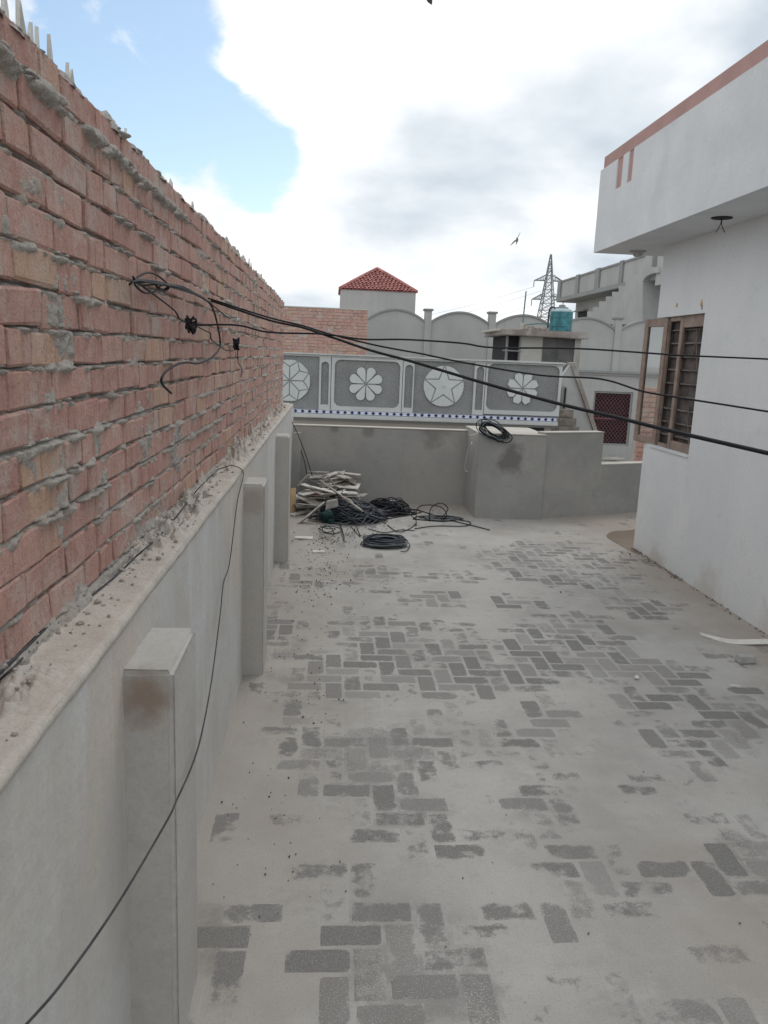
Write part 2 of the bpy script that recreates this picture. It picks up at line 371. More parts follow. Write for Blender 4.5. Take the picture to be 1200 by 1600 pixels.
def puddle_material():
    b = NB('muddy_water'); b.b.inputs['Specular IOR Level'].default_value = 0.2
    col = b.mix(b.rng(b.noise(6, 4), 0.35, 0.7), (0.155, 0.115, 0.083), (0.185, 0.14, 0.10))
    return b.done(col, 0.42, b.bump(b.noise(5, 3), 0.02, 0.004))
M['puddle'] = puddle_material()

def dust_colour(b):
    x, y, z = b.sep(b.pos)
    dust = b.mix(b.rng(b.noise(1.3, 6, 0.6), 0.35, 0.68), (0.445, 0.432, 0.412), (0.345, 0.333, 0.317))
    dust = b.mix(b.rng(b.noise(2.6, 7, 0.7, off=(1, 6, 0)), 0.52, 0.72, 0, 0.8), dust, (0.48, 0.47, 0.455))
    brown = b.rng(b.noise(0.8, 5, 0.6, off=(9, 2, 0)), 0.50, 0.72, 0, 0.55)
    rag = b.math('MULTIPLY', b.math('SUBTRACT', b.noise(2.2, 5, 0.65), 0.5), 1.2)
    wallside = b.rng(b.math('ADD', x, rag), 2.25, 2.95, 0, 0.9)          # earth washed to the foot of the white wall
    leftside = b.rng(b.math('SUBTRACT', b.math('MULTIPLY', x, -1.0), rag), -0.45, 0.45, 0, 0.6)
    backside = b.rng(b.math('ADD', y, rag), 7.9, 8.9, 0, 0.6)
    brown = b.math('MAXIMUM', b.math('MAXIMUM', brown, wallside), b.math('MAXIMUM', leftside, backside))
    dust = b.mix(brown, dust, (0.345, 0.302, 0.265))
    dust = b.mix(b.rng(b.noise(26, 4, 0.7), 0.5, 0.8, 0, 0.35), dust, (0.32, 0.31, 0.292))
    dust = b.mix(b.rng(b.noise(6, 5, 0.7, off=(3, 3, 3)), 0.54, 0.72, 0, 0.5), dust, (0.30, 0.285, 0.265))
    return b.mix(b.rng(b.noise(170, 2, 0.75), 0.52, 0.70, 0, 0.5), dust, (0.25, 0.24, 0.225))
def bare_stone(b, grain):
    stone = b.mix(b.rng(grain, 0.38, 0.62), (0.085, 0.085, 0.085), (0.275, 0.268, 0.26))
    return b.mix(b.rng(b.noise(5, 4), 0.4, 0.7, 0, 0.45), stone, (0.20, 0.182, 0.167))
def worn(b, grain, field):
    v = b.math('ADD', field, b.math('MULTIPLY', b.math('SUBTRACT', b.noise(4.5, 6, 0.68, off=(2, 5, 1)), 0.5), 1.7))
    v = b.math('ADD', v, b.math('MULTIPLY', b.math('SUBTRACT', b.noise(30, 4, 0.7), 0.5), 0.5))
    return b.math('MULTIPLY', b.rng(v, 0.38, 0.95, 0, 0.9), b.rng(grain, 0.32, 0.62, 0.25, 1.0))
def glass_material():
    b = NB('window_glass'); b.b.inputs['Transmission Weight'].default_value = 1.0; b.b.inputs['IOR'].default_value = 1.45
    return b.done((0.93, 0.95, 0.95), 0.03)
M['glass'] = glass_material()
def paver_material(name, source):
    b = NB(name)
    if source == 'object':
        oi = b.n.new('ShaderNodeObjectInfo'); dk = b.sep(oi.outputs['Color'])
    else:
        at = b.n.new('ShaderNodeAttribute'); at.attribute_name = 'dk'; dk = b.sep(at.outputs['Color'])
    uv = b.n.new('ShaderNodeUVMap'); u = b.sep(uv.outputs[0])          # metres from the paver's centre
    ex = b.math('SUBTRACT', 0.096, b.math('ABSOLUTE', u[0])); ey = b.math('SUBTRACT', 0.046, b.math('ABSOLUTE', u[1]))
    sm = b.n.new('ShaderNodeMath'); sm.operation = 'SMOOTH_MIN'; b.setv(sm.inputs[0], ex); b.setv(sm.inputs[1], ey); sm.inputs[2].default_value = 0.03; edge = b.math('ADD', sm.outputs[0], 0.002)
    wob = b.math('MULTIPLY', b.math('SUBTRACT', b.noise(17, 6, 0.7), 0.5), 0.125)
    wob2 = b.math('MULTIPLY', b.math('SUBTRACT', b.noise(3.4, 4, 0.55, off=(5, 1, 2)), 0.5), 0.12)
    lvl = b.math('ADD', b.math('ADD', b.math('MULTIPLY', b.math('SUBTRACT', dk[0], 0.55), 0.075), b.math('MINIMUM', edge, 0.022)), b.math('ADD', wob, wob2))
    grain = b.noise(190, 2, 0.75)
    m1 = b.rng(lvl, 0.004, 0.042)
    m1 = b.math('MULTIPLY', m1, b.rng(b.math('ADD', edge, b.math('MULTIPLY', wob, 0.30)), -0.002, 0.008))
    m1 = b.math('MULTIPLY', m1, b.rng(grain, 0.28, 0.62, 0.45, 1.0))
    film = b.math('MULTIPLY', m1, b.math('ADD', 0.50, b.math('MULTIPLY', dk[1], 0.5)))
    film = b.math('MAXIMUM', film, worn(b, grain, dk[2])); film = b.rng(b.math('ADD', film, b.math('MULTIPLY', b.math('SUBTRACT', grain, 0.5), 0.85)), 0.16, 0.80)
    stone = bare_stone(b, grain)
    col = b.mix(film, dust_colour(b), stone)
    h = b.math('ADD', b.math('MULTIPLY', grain, b.math('ADD', b.math('MULTIPLY', film, 0.9), 0.12)), b.math('MULTIPLY', b.noise(30, 4, 0.6), 0.35))
    return b.done(col, 0.93, b.bump(h, 0.5, 0.004))
M['paver'] = paver_material('dusty_paver', 'object')
M['paver_far'] = paver_material('dusty_paver_mass', 'attr')
def joint_dust():
    b = NB('floor_dust')
    h = b.math('ADD', b.math('MULTIPLY', b.noise(190, 2, 0.75), 0.15), b.math('MULTIPLY', b.noise(30, 4, 0.6), 0.35))
    at = b.n.new('ShaderNodeAttribute'); at.attribute_name = 'worn'; grain = b.noise(190, 2, 0.75)
    return b.done(b.mix(worn(b, grain, at.outputs['Fac']), dust_colour(b), bare_stone(b, grain)), 0.95, b.bump(h, 0.5, 0.004))
M['joint'] = joint_dust()

# ================================================================== SETTING
g = mesh('ground', [(-3000, -3000, -3.9), (3000, -3000, -3.9), (3000, 5000, -3.9), (-3000, 5000, -3.9)], [(0, 1, 2, 3)], M['ground'])
tag(g, 'dusty street level ground far below the roof terrace', None, None, 'structure')

# ---- roof terrace floor: herringbone pavers under a film of dust
MERGE = [(590,1180,120,70,.8),(630,1265,95,45,.85),(560,1230,90,40,.8),(850,1260,95,55,.55),(600,1450,130,60,.7),(620,1520,120,80,.95),(690,1560,110,50,1),(330,1470,40,60,.95),
         (330,1570,50,20,.85),(640,1040,150,40,.5),(440,1000,60,60,.6),(430,1060,60,30,.65),(870,1010,100,40,.45),(1130,1140,80,50,.55),(1160,1350,70,50,.75),(1100,1570,100,40,.6),
         (900,1370,100,60,.45),(880,880,130,50,.45),(560,895,130,30,.5),(480,1100,100,40,.45),(1080,1450,50,40,.55),(790,1580,90,30,.55),(980,1580,60,30,.6),(500,1410,80,60,.5)]
def worn_at(x, y):
    if y < 1.2: return 0.4
    px_, py_ = proj((x, y, 0)); v = 0.0
    for (cx, cy, rx, ry, s) in MERGE:
        q = ((px_ - cx) / rx) ** 2 + ((py_ - cy) / ry) ** 2; v = max(v, s * math.exp(-q * 0.7))
    return v
gx = np.linspace(-0.9, 5.2, 150); gy = np.linspace(-1.0, 9.35, 255); GX, GY = np.meshgrid(gx, gy, indexing='ij')
roof = grid_obj('roof_floor', np.stack([GX, GY, np.full(GX.shape, -0.0008)], -1), M['joint'])
roof.data.attributes.new('worn', 'FLOAT', 'POINT').data.foreach_set('value', np.array([worn_at(x, y) for x, y in zip(GX.ravel(), GY.ravel())], np.float32))
box('roof_slab', -0.9, 5.2, -1.0, 9.35, -0.4, -0.006, M['joint'], roof)
tag(roof, 'flat roof terrace floor under a film of pale cement dust', None, None, 'structure')
DARK = [(430,985,38,50,.85),(560,1045,95,48,.9),(690,1045,105,42,.92),(620,1000,120,25,.75),(860,1020,85,45,1),(960,1040,60,22,.95),(930,1000,50,22,.9),
        (870,880,110,34,.8),(815,942,42,14,1),(1015,955,55,14,.95),(690,1165,110,45,.88),(560,1195,105,60,.86),(620,1275,85,40,.75),(700,1060,60,30,.95),
        (850,1130,36,34,.95),(1020,1135,40,26,.95),(1140,1125,60,50,1),(1110,1170,60,26,.9),(1115,1278,46,12,1.1),(850,1265,55,40,.8),(735,1352,24,30,.9),
        (880,1355,70,25,.85),(862,1425,24,30,1.05),(910,1390,28,34,1.05),(1040,1360,60,28,.85),(1160,1340,60,50,.95),(1092,1440,24,32,.95),(1180,1200,40,40,.6),
        (530,1400,60,60,.85),(600,1480,110,70,.98),(330,1490,38,60,.9),(440,1512,36,18,1),(1115,1577,85,26,1.1),(985,1572,50,26,.85),(790,1582,70,24,.75),
        (700,1530,75,60,1),(600,1575,120,30,1),(680,936,55,10,.9),(560,902,110,22,.62),(710,902,60,9,.7),(450,885,36,8,.8),(440,905,32,8,.8),(1000,1100,60,18,.8),
        (870,1165,60,16,.7),(1060,1195,50,30,.8),(740,1110,40,16,.7),(1060,1055,60,22,.9),(1090,1600,110,26,1),(640,1330,60,30,.55),(960,925,60,25,.7),
        (340,1120,30,60,.5),(480,1090,80,25,.6),(520,1130,60,20,.5),(590,975,70,14,.7),(880,965,60,10,.7),(760,1430,60,24,.5),(980,1240,40,20,.5)]
def dark_at(x, y):
    if y < 1.2: return random.uniform(0.2, 0.9), random.random(), 0.4
    px_, py_ = proj((x, y, 0)); v = random.uniform(0.0, 0.62) if py_ < 1100 else random.uniform(0.0, 0.56)
    for (cx, cy, rx, ry, s) in DARK:
        q = ((px_ - cx) / rx) ** 2 + ((py_ - cy) / ry) ** 2
        if q < 1.25: v = max(v, s * random.uniform(0.66, 1.18) * (1.0 if q < 0.8 else 0.82))
    return v, random.random(), worn_at(x, y)
A0 = onz(1074, 1291)
PL, PW = 0.2, 0.1
cells = []
for i in range(-70, 80):
    for j in range(-45, 110):
        mm = (i - j) % 4
        x, y = A0[0] + i * PW, A0[1] + j * PW
        if mm == 0: cx, cy, rot = x + 0.1, y + 0.05, 0.0
        elif mm == 2: cx, cy, rot = x + 0.05, y, math.pi / 2
        else: continue
        if cx < -0.47 or cy < -0.9 or cy > 9.2: continue
        if cx > 2.98 and cy < 7.05: continue
        if cx > 4.6: continue
        cells.append((cx, cy, rot))
def paver_data():
    bm = bmesh.new(); h = (0.0962, 0.0462); c = 0.008
    top = [(sx * (h[0] - c), sy * (h[1] - c)) for sx, sy in ((-1, -1), (1, -1), (1, 1), (-1, 1))]
    bot = [(sx * h[0], sy * h[1]) for sx, sy in ((-1, -1), (1, -1), (1, 1), (-1, 1))]
    return top, bot
def paver_mesh():
    top, bot = paver_data()
    v = [(x, y, 0.0) for x, y in top] + [(x, y, -0.0014) for x, y in bot] + [(x, y, -0.04) for x, y in bot]
    f = [(0, 1, 2, 3)] + [(i + 4, (i + 1) % 4 + 4, (i + 1) % 4, i) for i in range(4)] + [(i + 8, (i + 1) % 4 + 8, (i + 1) % 4 + 4, i + 4) for i in range(4)]
    return v, f
pv, pf = paver_mesh()
pme = bpy.data.meshes.new('paver'); pme.from_pydata(pv, [], pf); pme.materials.append(M['paver'])
uvl = pme.uv_layers.new(name='UVMap')
for lp in pme.loops: uvl.data[lp.index].uv = pv[lp.vertex_index][:2]
def px_area(c):
    if c[1] < 1.0: return -1
    p = proj((c[0], c[1], 0))
    if not (-30 < p[0] < 1230 and p[1] < 1640): return -1
    return 1 / c[1]
cells.sort(key=lambda c: -px_area(c))
# pavers wholly buried under the dust are not there to see: only those whose stone shows are laid
cells = [(c, dark_at(c[0], c[1])) for c in cells]
cells = [c for c in cells if c[1][0] > 0.44]
for ((cx, cy, rot), d) in cells[:298]:
    o = bpy.data.objects.new('paver', pme); COL.objects.link(o); o.parent = roof
    o.location = (cx, cy, random.uniform(-0.0003, 0.0006)); o.rotation_euler = (random.gauss(0, 0.002), random.gauss(0, 0.002), rot + random.gauss(0, 0.008))
    o.color = (d[0], d[1], d[2], 1)
V, Fc, UV, DK = [], [], [], []
for ((cx, cy, rot), d) in cells[298:]:
    n0 = len(V); s_ = math.sin(rot); dz = random.uniform(-0.0003, 0.0006)
    for (x, y, z) in pv: V.append((cx + x * math.cos(rot) - y * s_, cy + x * s_ + y * math.cos(rot), z + dz)); UV.append((x, y)); DK.append(d)
    Fc += [tuple(k + n0 for k in f) for f in pf]
po = mesh('paver_field', V, Fc, M['paver_far'], roof); tag(po, kind='stuff')
uvl = po.data.uv_layers.new(name='UVMap'); at = po.data.attributes.new('dk', 'FLOAT_COLOR', 'POINT')
at.data.foreach_set('color', np.array([(a, b, c, 1) for a, b, c in DK], np.float32).reshape(-1))
li = np.zeros(len(po.data.loops), np.int32); po.data.loops.foreach_get('vertex_index', li)
uvl.data.foreach_set('uv', np.array(UV, np.float32)[li].reshape(-1))

# ---- the low plastered wall on the left with its pilasters
XL, ZL, XB, YB = -0.442, 1.135, -0.56, 9.10
lw = thing('plastered_low_wall', 'pale plastered low wall with pilasters under the red brick wall', 'wall')
# body: a subdivided face with faint waviness
ny, nz = 190, 26
yy = np.linspace(-0.6, YB + 0.05, ny); zz = np.linspace(-0.02, ZL - 0.004, nz); Yg, Zg = np.meshgrid(yy, zz, indexing='ij')
Xg = XL + (fbm(Yg * 1.4, Zg * 1.4, 3) - 0.5) * 0.012
grid_obj('plaster_face', np.stack([Xg, Yg, Zg], -1), M['lowwall'], lw)
box('wall_core', -0.80, XL - 0.012, -0.6, YB + 0.2, -0.4, ZL - 0.02, M['lowwall'], lw)
# the ledge: cement with mortar droppings
def ledge(y0, y1, ny, nx):
    t = np.linspace(0, 1, nx); ys = np.linspace(y0, y1, ny)
    T, Y = np.meshgrid(t, ys, indexing='ij')
    X = XB - 0.05 + T * (XL + 0.004 - (XB - 0.05))
    edge_w = (fbm(Y * 9, T * 0 + 2, 21, 4) - 0.5) * 0.006
    X = X + edge_w * sstep(T, 0.8, 1.0)
    base = (fbm(X * 9, Y * 3, 5) - 0.5) * 0.008
    rough = 0.6 + 0.7 * sstep(Y, 2.2, 3.4) * (1 - 0.3 * sstep(Y, 6, 8))
    n1 = fbm(X * 32, Y * 26, 8, 4); clump = sstep(fbm(X * 7, Y * 4.5, 9, 3), 0.46, 0.66)
    lump = np.maximum(0, n1 - 0.46) * 0.20 * clump * rough * (1 - sstep(T, 0.72, 0.95))
    fil = np.clip(1 - T / 0.42, 0, 1) ** 1.5 * (0.030 + 0.03 * (fbm(Y * 12, X * 20, 12, 4) - 0.4))
    Z = ZL + base + lump + fil
    lip = sstep(T, 0.93, 1.0); Z = Z - lip * 0.006
    P = np.stack([X, Y, Z], -1)
    last = P[-1].copy(); last[:, 2] -= 0.016; last[:, 0] += 0.001
    last2 = P[-1].copy(); last2[:, 2] -= 0.03; last2[:, 0] = XL - 0.012
    P = np.concatenate([P, last[None], last2[None]], 0)
    return P
lg = np.concatenate([ledge(-0.6, 1.0, 60, 40)[:, :-1], ledge(1.0, 3.6, 520, 40)[:, :-1], ledge(3.6, YB, 420, 40)], 1)
led = grid_obj('ledge', lg, M['ledge'], lw); tag(led, 'dusty cement ledge littered with mortar droppings')
LGF = lg.reshape(-1, 3)
def ledge_z(x, y):
    d = (LGF[:, 0] - x) ** 2 + (LGF[:, 1] - y) ** 2; return float(LGF[np.argsort(d)[:6], 2].max())
# crumbs of mortar fallen on the ledge
bm = bmesh.new()
for i in range(420):
    y = random.uniform(0.8, 3.2) if i % 3 == 0 else random.uniform(2.2, 8.8); x = XB + 0.012 + abs(random.gauss(0, .045)) 
    if x > XL - .01: continue
    s = random.uniform(.003, .008) * random.choice((.7, 1, 1, 1.7)) * min(1, .35 + y / 5); mt = Matrix.Translation((x, y, ledge_z(x, y) + s * .2)) @ Matrix.Rotation(random.uniform(0, 6), 4, Vector((random.random(), random.random(), .5)).normalized())
    bmesh.ops.create_icosphere(bm, subdivisions=1, radius=s, matrix=mt @ Matrix.Diagonal((1.2, random.uniform(.7, 1.4), .75, 1)))
tag(bm_obj('mortar_crumbs', bm, M['mortar'], lw), kind='stuff')
def pilaster(y0, y1, ztop, w=0.112):
    bm = bmesh.new(); bm_box(bm, XL - 0.03, XL + w, y0, y1, -0.02, ztop)
    bmesh.ops.bevel(bm, geom=list(bm.edges), offset=0.012, segments=3, affect='EDGES')
    for v in bm.verts:
        v.co.x += 0.004 * math.sin(v.co.z * 5 + y0 * 3) + random.uniform(-.0015, .0015); v.co.z += random.uniform(-.002, .002) if v.co.z > 0.5 else 0
    o = bm_obj('pilaster', bm, M['pilaster'], lw, True); o.modifiers.new('wn', 'WEIGHTED_NORMAL').weight = 100; return o
zt = [ony(222, 1050, 1.64)[2], ony(398, 757, 4.0)[2], ony(441, 682, 6.33)[2]]
pilaster(1.64, 1.93, zt[0]); pilaster(4.0, 4.26, zt[1]); pilaster(6.33, 6.6, zt[2])

# ---- the brick wall above it
ZB, ZT, CO = ZL + 0.022, 2.262, 0.0739
bw = thing('brick_wall', 'rough unplastered red brick wall with glass shards along its top', 'wall')
bricks = []       # (y0, y1, z0, z1, front offset)
for k in range(15):
    z = ZB + k * CO; y = -0.62 - random.uniform(0, 0.22); header_run = 0
    while y < YB - 0.04:
        h = random.random() < (0.20 if k % 3 else 0.45)
        L = 0.108 + random.uniform(-.006, .006) if h else 0.224 + random.uniform(-.008, .008)
        if y + L > YB: L = YB - y
        j = random.uniform(0.003, 0.011)
        if L > 0.04: bricks.append((y, y + L, z + random.uniform(-.003, .003), z + CO - 0.0085 + random.uniform(-.003, .003), random.gauss(0, 0.0016)))
        y += L + j
def brick_mesh(seed):
    r = random.Random(seed); bm = bmesh.new(); bm_box(bm, -0.5, 0.5, -0.5, 0.5, -0.5, 0.5)
    bmesh.ops.scale(bm, vec=(0.11, 0.224, 0.064), verts=bm.verts)
    for v in bm.verts: v.co += Vector((r.uniform(-.0012, .0012), r.uniform(-.006, .006), r.uniform(-.0045, .0045)))
    bmesh.ops.bevel(bm, geom=list(bm.edges), offset=0.0042, segments=1, affect='EDGES')
    for v in bm.verts: v.co += Vector((r.uniform(-.0006, .0006), r.uniform(-.003, .003), r.uniform(-.0025, .0025)))
    bmesh.ops.recalc_face_normals(bm, faces=bm.faces)
    me = bpy.data.meshes.new('brick'); bm.to_mesh(me); bm.free(); me.materials.append(M['brick']); return me
BM = [brick_mesh(100 + i) for i in range(16)]
def seen(b):
    yc = (b[0] + b[1]) / 2
    if yc < 0.6: return False
    p = proj((XB, yc, (b[2] + b[3]) / 2)); return p[0] > -60 and p[1] > -60
near = [b for b in bricks if seen(b)]; near.sort(key=lambda b: b[0]); near = near[:285]; nset = set(id(b) for b in near)
for b in near:
    o = bpy.data.objects.new('brick', random.choice(BM)); COL.objects.link(o); o.parent = bw
    o.location = (XB - 0.055 + b[4], (b[0] + b[1]) / 2, (b[2] + b[3]) / 2)
    o.scale = (1, (b[1] - b[0]) / 0.224, (b[3] - b[2]) / 0.064)
    o.rotation_euler = (random.gauss(0, 0.006), random.gauss(0, 0.012) + random.choice((0, math.pi)), random.gauss(0, 0.007))
V, Fc, RN = [], [], []
BV = [([tuple(v.co) for v in m_.vertices], [tuple(p.vertices) for p in m_.polygons]) for m_ in BM]
for b in bricks:
    if id(b) in nset: continue
    bv, bf = random.choice(BV); n0 = len(V); sy, sz = (b[1] - b[0]) / 0.224, (b[3] - b[2]) / 0.064; rr = random.random(); tl = random.gauss(0, 0.02)
    for x, y, z in bv: V.append((XB - 0.055 + b[4] + x + y * tl, (b[0] + b[1]) / 2 + y * sy, (b[2] + b[3]) / 2 + z * sz)); RN.append(rr)
    Fc += [tuple(i + n0 for i in f) for f in bf]
fo = mesh('brickwork', V, Fc, M['brick_far'], bw); tag(fo, kind='stuff')
fo.data.attributes.new('rnd', 'FLOAT', 'POINT').data.foreach_set('value', np.array(RN, np.float32))
# mortar bed: recessed in the joints, squeezed out and smeared over the bricks in places
def mortar(y0, y1, dy, dz):
    ys = np.arange(y0, y1 + dy * 0.5, dy); zs = np.arange(ZL - 0.01, ZT + 0.004, dz)
    Y, Z = np.meshgrid(ys, zs, indexing='ij')
    D = -0.013 + (fbm(Y * 25, Z * 25, 31, 3) - 0.5) * 0.016
    fr = ((Z - ZB) / CO) % 1.0                       # 0 at the underside of a course, joint near 0.93
    jd = np.abs(fr - 0.90); jd = np.minimum(jd, 1 - jd)
    sq = np.clip(1 - jd / (0.13 + 0.16 * fbm(Y * 9, Z * 3, 40, 3)), 0, 1)
    D = D + sq * np.maximum(0, fbm(Y * 20, Z * 22, 33, 4) - 0.38) * 0.068 * (0.45 + 1.0 * sstep(fbm(Y * 1.7, Z * 5, 41, 2), 0.35, 0.65))
    D = D - 0.015 * np.exp(-((fr - 0.982) / 0.035) ** 2) * sstep(fbm(Y * 7, Z * 9, 48, 3), 0.30, 0.55)
    smear = sstep(fbm(Y * 2.6, Z * 3.6, 36, 4), 0.54, 0.70)
    sy, sz_ = 1.92, 1.42                              # a broad smear seen beside the camera
    blob = 0.75 * np.exp(-(((Y - 2.35) / 0.3) ** 2 + ((Z - 1.45) / 0.22) ** 2)) * fbm(Y * 6, Z * 6, 50, 3) * 1.6 + np.exp(-(((Y - sy - 0.25 * (Z - sz_)) / 0.10) ** 2 + ((Z - sz_) / 0.16) ** 2)) + 0.8 * np.exp(-(((Y - 2.9) / 0.22) ** 2 + ((Z - 1.35) / 0.14) ** 2))
    smear = np.clip(smear * 0.75 + 1.1 * sstep(blob + 0.5 * (fbm(Y * 12, Z * 12, 37, 4) - 0.5), 0.45, 0.8), 0, 1)
    D = D + smear * (0.008 + 0.010 * fbm(Y * 30, Z * 30, 38, 4))
    base = np.exp(-np.maximum(0, Z - ZL) / 0.022); D = D + base * (0.010 + 0.03 * fbm(Y * 14, Z * 14, 39, 4))
    topc = np.exp(-np.maximum(0, ZT - CO - Z + 0.0) / 0.02) * sstep(fbm(Y * 4, Z * 2, 44, 3), 0.45, 0.7) * sstep(2.25 - Z, 0.0, 0.12)
    band = np.exp(-((Z - (ZB + 14 * CO - 0.008)) / 0.020) ** 2) * (1 - sstep(Y, 2.6, 3.6)) * sstep(fbm(Y * 7, Z * 12, 46, 3), 0.36, 0.55)
    D = D + topc * 0.022 * fbm(Y * 30, Z * 30, 45, 4) + band * sstep(fbm(Y * 22, Z * 26, 54, 3), 0.36, 0.56) * (0.006 + 0.06 * fbm(Y * 55, Z * 55, 49, 4))
    crumb = fbm(Y * 70, Z * 70, 47, 3) - 0.5
    D = D + crumb * 0.018 * np.clip(0.35 + sq + smear * .4, 0, 1)
    D = np.where(D > 0.004, 0.004 + 0.016 * np.tanh((D - 0.004) / 0.016), D)
    return np.stack([XB + D, Y, Z], -1)
for a in ((-0.6, 0.9, 0.02, 0.012), (0.9, 3.1, 0.0044, 0.0034), (3.1, YB, 0.011, 0.0065)):
    grid_obj('mortar_bed', mortar(*a), M['mortar'], bw)
box('wall_core', -0.79, XB - 0.06, -0.6, YB, ZL - 0.05, ZT - 0.01, M['mortar'], bw)
# cement capping
ys = np.arange(-0.6, YB + 0.01, 0.012); ts = np.linspace(0, 1, 26); T, Y = np.meshgrid(ts, ys, indexing='ij')
drop = sstep(Y, 7.6, 8.6) * 0.02
top = 0.004 + np.maximum(0, fbm(Y * 16, T * 5, 51, 4) - 0.42) * 0.15 * (0.3 + sstep(fbm(Y * 2.5, T, 52, 2), 0.4, 0.65))
shape = np.sin(np.clip(T, 0, 1) * math.pi) ** 0.22
Xc = -0.795 + T * 0.232 + (fbm(Y * 18, T * 4, 53, 4) - 0.5) * 0.035 * sstep(T, 0.7, 1)
Zc = ZT - 0.016 + (top + 0.014) * shape - drop
cp = grid_obj('capping', np.stack([Xc, Y, Zc], -1), M['mortar'], bw); tag(cp, 'rough grey cement capping set with glass')
# glass shards: those that show against the sky, then a thin fringe farther on
def shard(y, x, h, w, lean, tw):
    c = Vector((x, y, ZT - 0.012)); bm = bmesh.new()
    pts = [(-w, 0), (w, 0), (w * random.uniform(.5, .9), h * 0.55), (w * random.uniform(-.3, .4), h), (-w * random.uniform(.6, 1), h * random.uniform(.4, .7))]
    t = 0.0035; d = Vector((math.cos(tw), math.sin(tw), 0)); nn = Vector((-d.y, d.x, 0)) * t
    P = [c + d * a + Vector((0, lean * b, b)) for a, b in pts]
    a = [bm.verts.new(p - nn) for p in P]; e = [bm.verts.new(p + nn) for p in P]
    bm.faces.new(a); bm.faces.new(list(reversed(e)))
    for i in range(5): bm.faces.new((a[i], e[i], e[(i + 1) % 5], a[(i + 1) % 5]))
    return bm
for (px_, py_, h) in ((8, 6, .04), (27, 10, .055), (36, 30, .05), (48, 52, .035), (57, 48, .04), (80, 75, .05), (104, 115, .035), (112, 122, .03), (196, 222, .03)):
    p = onx(px_, py_ + 24, XB - 0.03)
    bm_obj('glass_shard', shard(p[1], XB - 0.03, h + 0.03, random.uniform(.006, .011), random.uniform(-.2, .2), random.uniform(0.9, 2.2)), M['shard'], bw)
bm = bmesh.new()
for i in range(190):
    y = random.uniform(2.9, 8.9) if i % 3 else random.uniform(4.8, 6.8)
    b2 = shard(y, random.uniform(-0.74, XB - 0.01), random.uniform(.02, .055) * (1.3 if 4.8 < y < 6.8 else 0.8), random.uniform(.004, .009), random.uniform(-.3, .3), random.uniform(0, 3))
    me = bpy.data.meshes.new('t'); b2.to_mesh(me); b2.free(); bm.from_mesh(me); bpy.data.meshes.remove(me)
tag(bm_obj('shard_fringe', bm, M['shard'], bw), kind='stuff')

# ---- back wall, the square block and the slanting wall
back = thing('back_parapet_wall', 'plain grey plastered parapet wall behind the rubbish heap', 'wall')
zb = ony(600, 668, YB)[2]
box('plaster_face', -0.47, 1.66, YB, YB + 0.13, -0.02, zb - 0.012, M['backwall'], back, 0.004)
box('top_screed', -0.47, 1.66, YB - 0.006, YB + 0.136, zb - 0.012, zb, M['wallcap'], back, 0.003)
cz = ony(464, 676, YB - 0.1)[2]
box('corner_pier', -0.47, ony(470, 700, YB - .1)[0], YB - 0.1, YB - 0.002, -0.02, cz, M['backwall'], back, 0.004)
blk = thing('plastered_block', 'square grey plastered block with a dark smudge, jutting from the parapet', 'block')
x0, x1 = ony(745, 740, 8.36)[0], ony(851, 740, 8.36)[0]; z1 = ony(800, 678, 8.36)[2]
box('plaster_face', x0, x1, 8.36, YB + 0.12, -0.02, z1 - 0.012, M['backwall'], blk, 0.006)
box('top_screed', x0 - 0.003, x1 + 0.003, 8.357, YB + 0.124, z1 - 0.012, z1, M['wallcap'], blk, 0.003)
slw = thing('stepped_parapet_wall', 'grey parapet wall stepping down beside the white house', 'wall')
a = Vector((x1 - 0.02, 8.40, 0)); e = Vector((4.6, 9.36, 0)); d = (e - a).normalized(); nrm = Vector((-d.y, d.x, 0)) * 0.13
xs = ony(947, 700, 8.62)[0]; s1 = (xs - a.x) / d.x; zh = ony(900, 677, 8.55)[2]; zl = ony(985, 728, 8.75)[2]
LL = (e - a).length
out = [a + d * 0 + Vector((0, 0, -.02)), a + d * LL + Vector((0, 0, -.02)), a + d * LL + Vector((0, 0, zl)), a + d * s1 + Vector((0, 0, zl)), a + d * s1 + Vector((0, 0, zh)), a + Vector((0, 0, zh))]
prism('plaster_face', out, nrm, M['backwall'], slw, 0.003)
for (sa, sb, z) in ((0, s1, zh), (s1, LL, zl)):
    q = a + d * sa - nrm * 0.03; r_ = a + d * sb - nrm * 0.03
    prism('top_screed', [q + Vector((0, 0, z + .001)), r_ + Vector((0, 0, z + .001)), r_ + Vector((0, 0, z + .012)), q + Vector((0, 0, z + .012))], nrm * 1.06, M['wallcap'], slw)

# ---- the white house on the right
XR, YC, ZS = 2.932, 7.13, 2.767
wh = thing('white_house', 'white painted house with pink roof band and overhanging eave', 'house')
wz0, wz1 = 1.012, 2.15; wy0, wy1 = 6.20, 6.93
box('lower_wall', XR, 6.2, -1.0, YC, -3.9, wz0, M['white'], wh)
box('upper_wall', XR, 6.2, -1.0, YC, wz1, ZS, M['white'], wh)
box('window_pier', XR, 6.2, -1.0, wy0, wz0, wz1, M['white'], wh)
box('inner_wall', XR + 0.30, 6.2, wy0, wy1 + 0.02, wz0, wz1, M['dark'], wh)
XO = 2.482; YE = 7.73
fz = 3.512
box('eave_slab', XO + 0.02, 6.2, -1.0, YE, ZS, fz, M['white_clean'], wh)
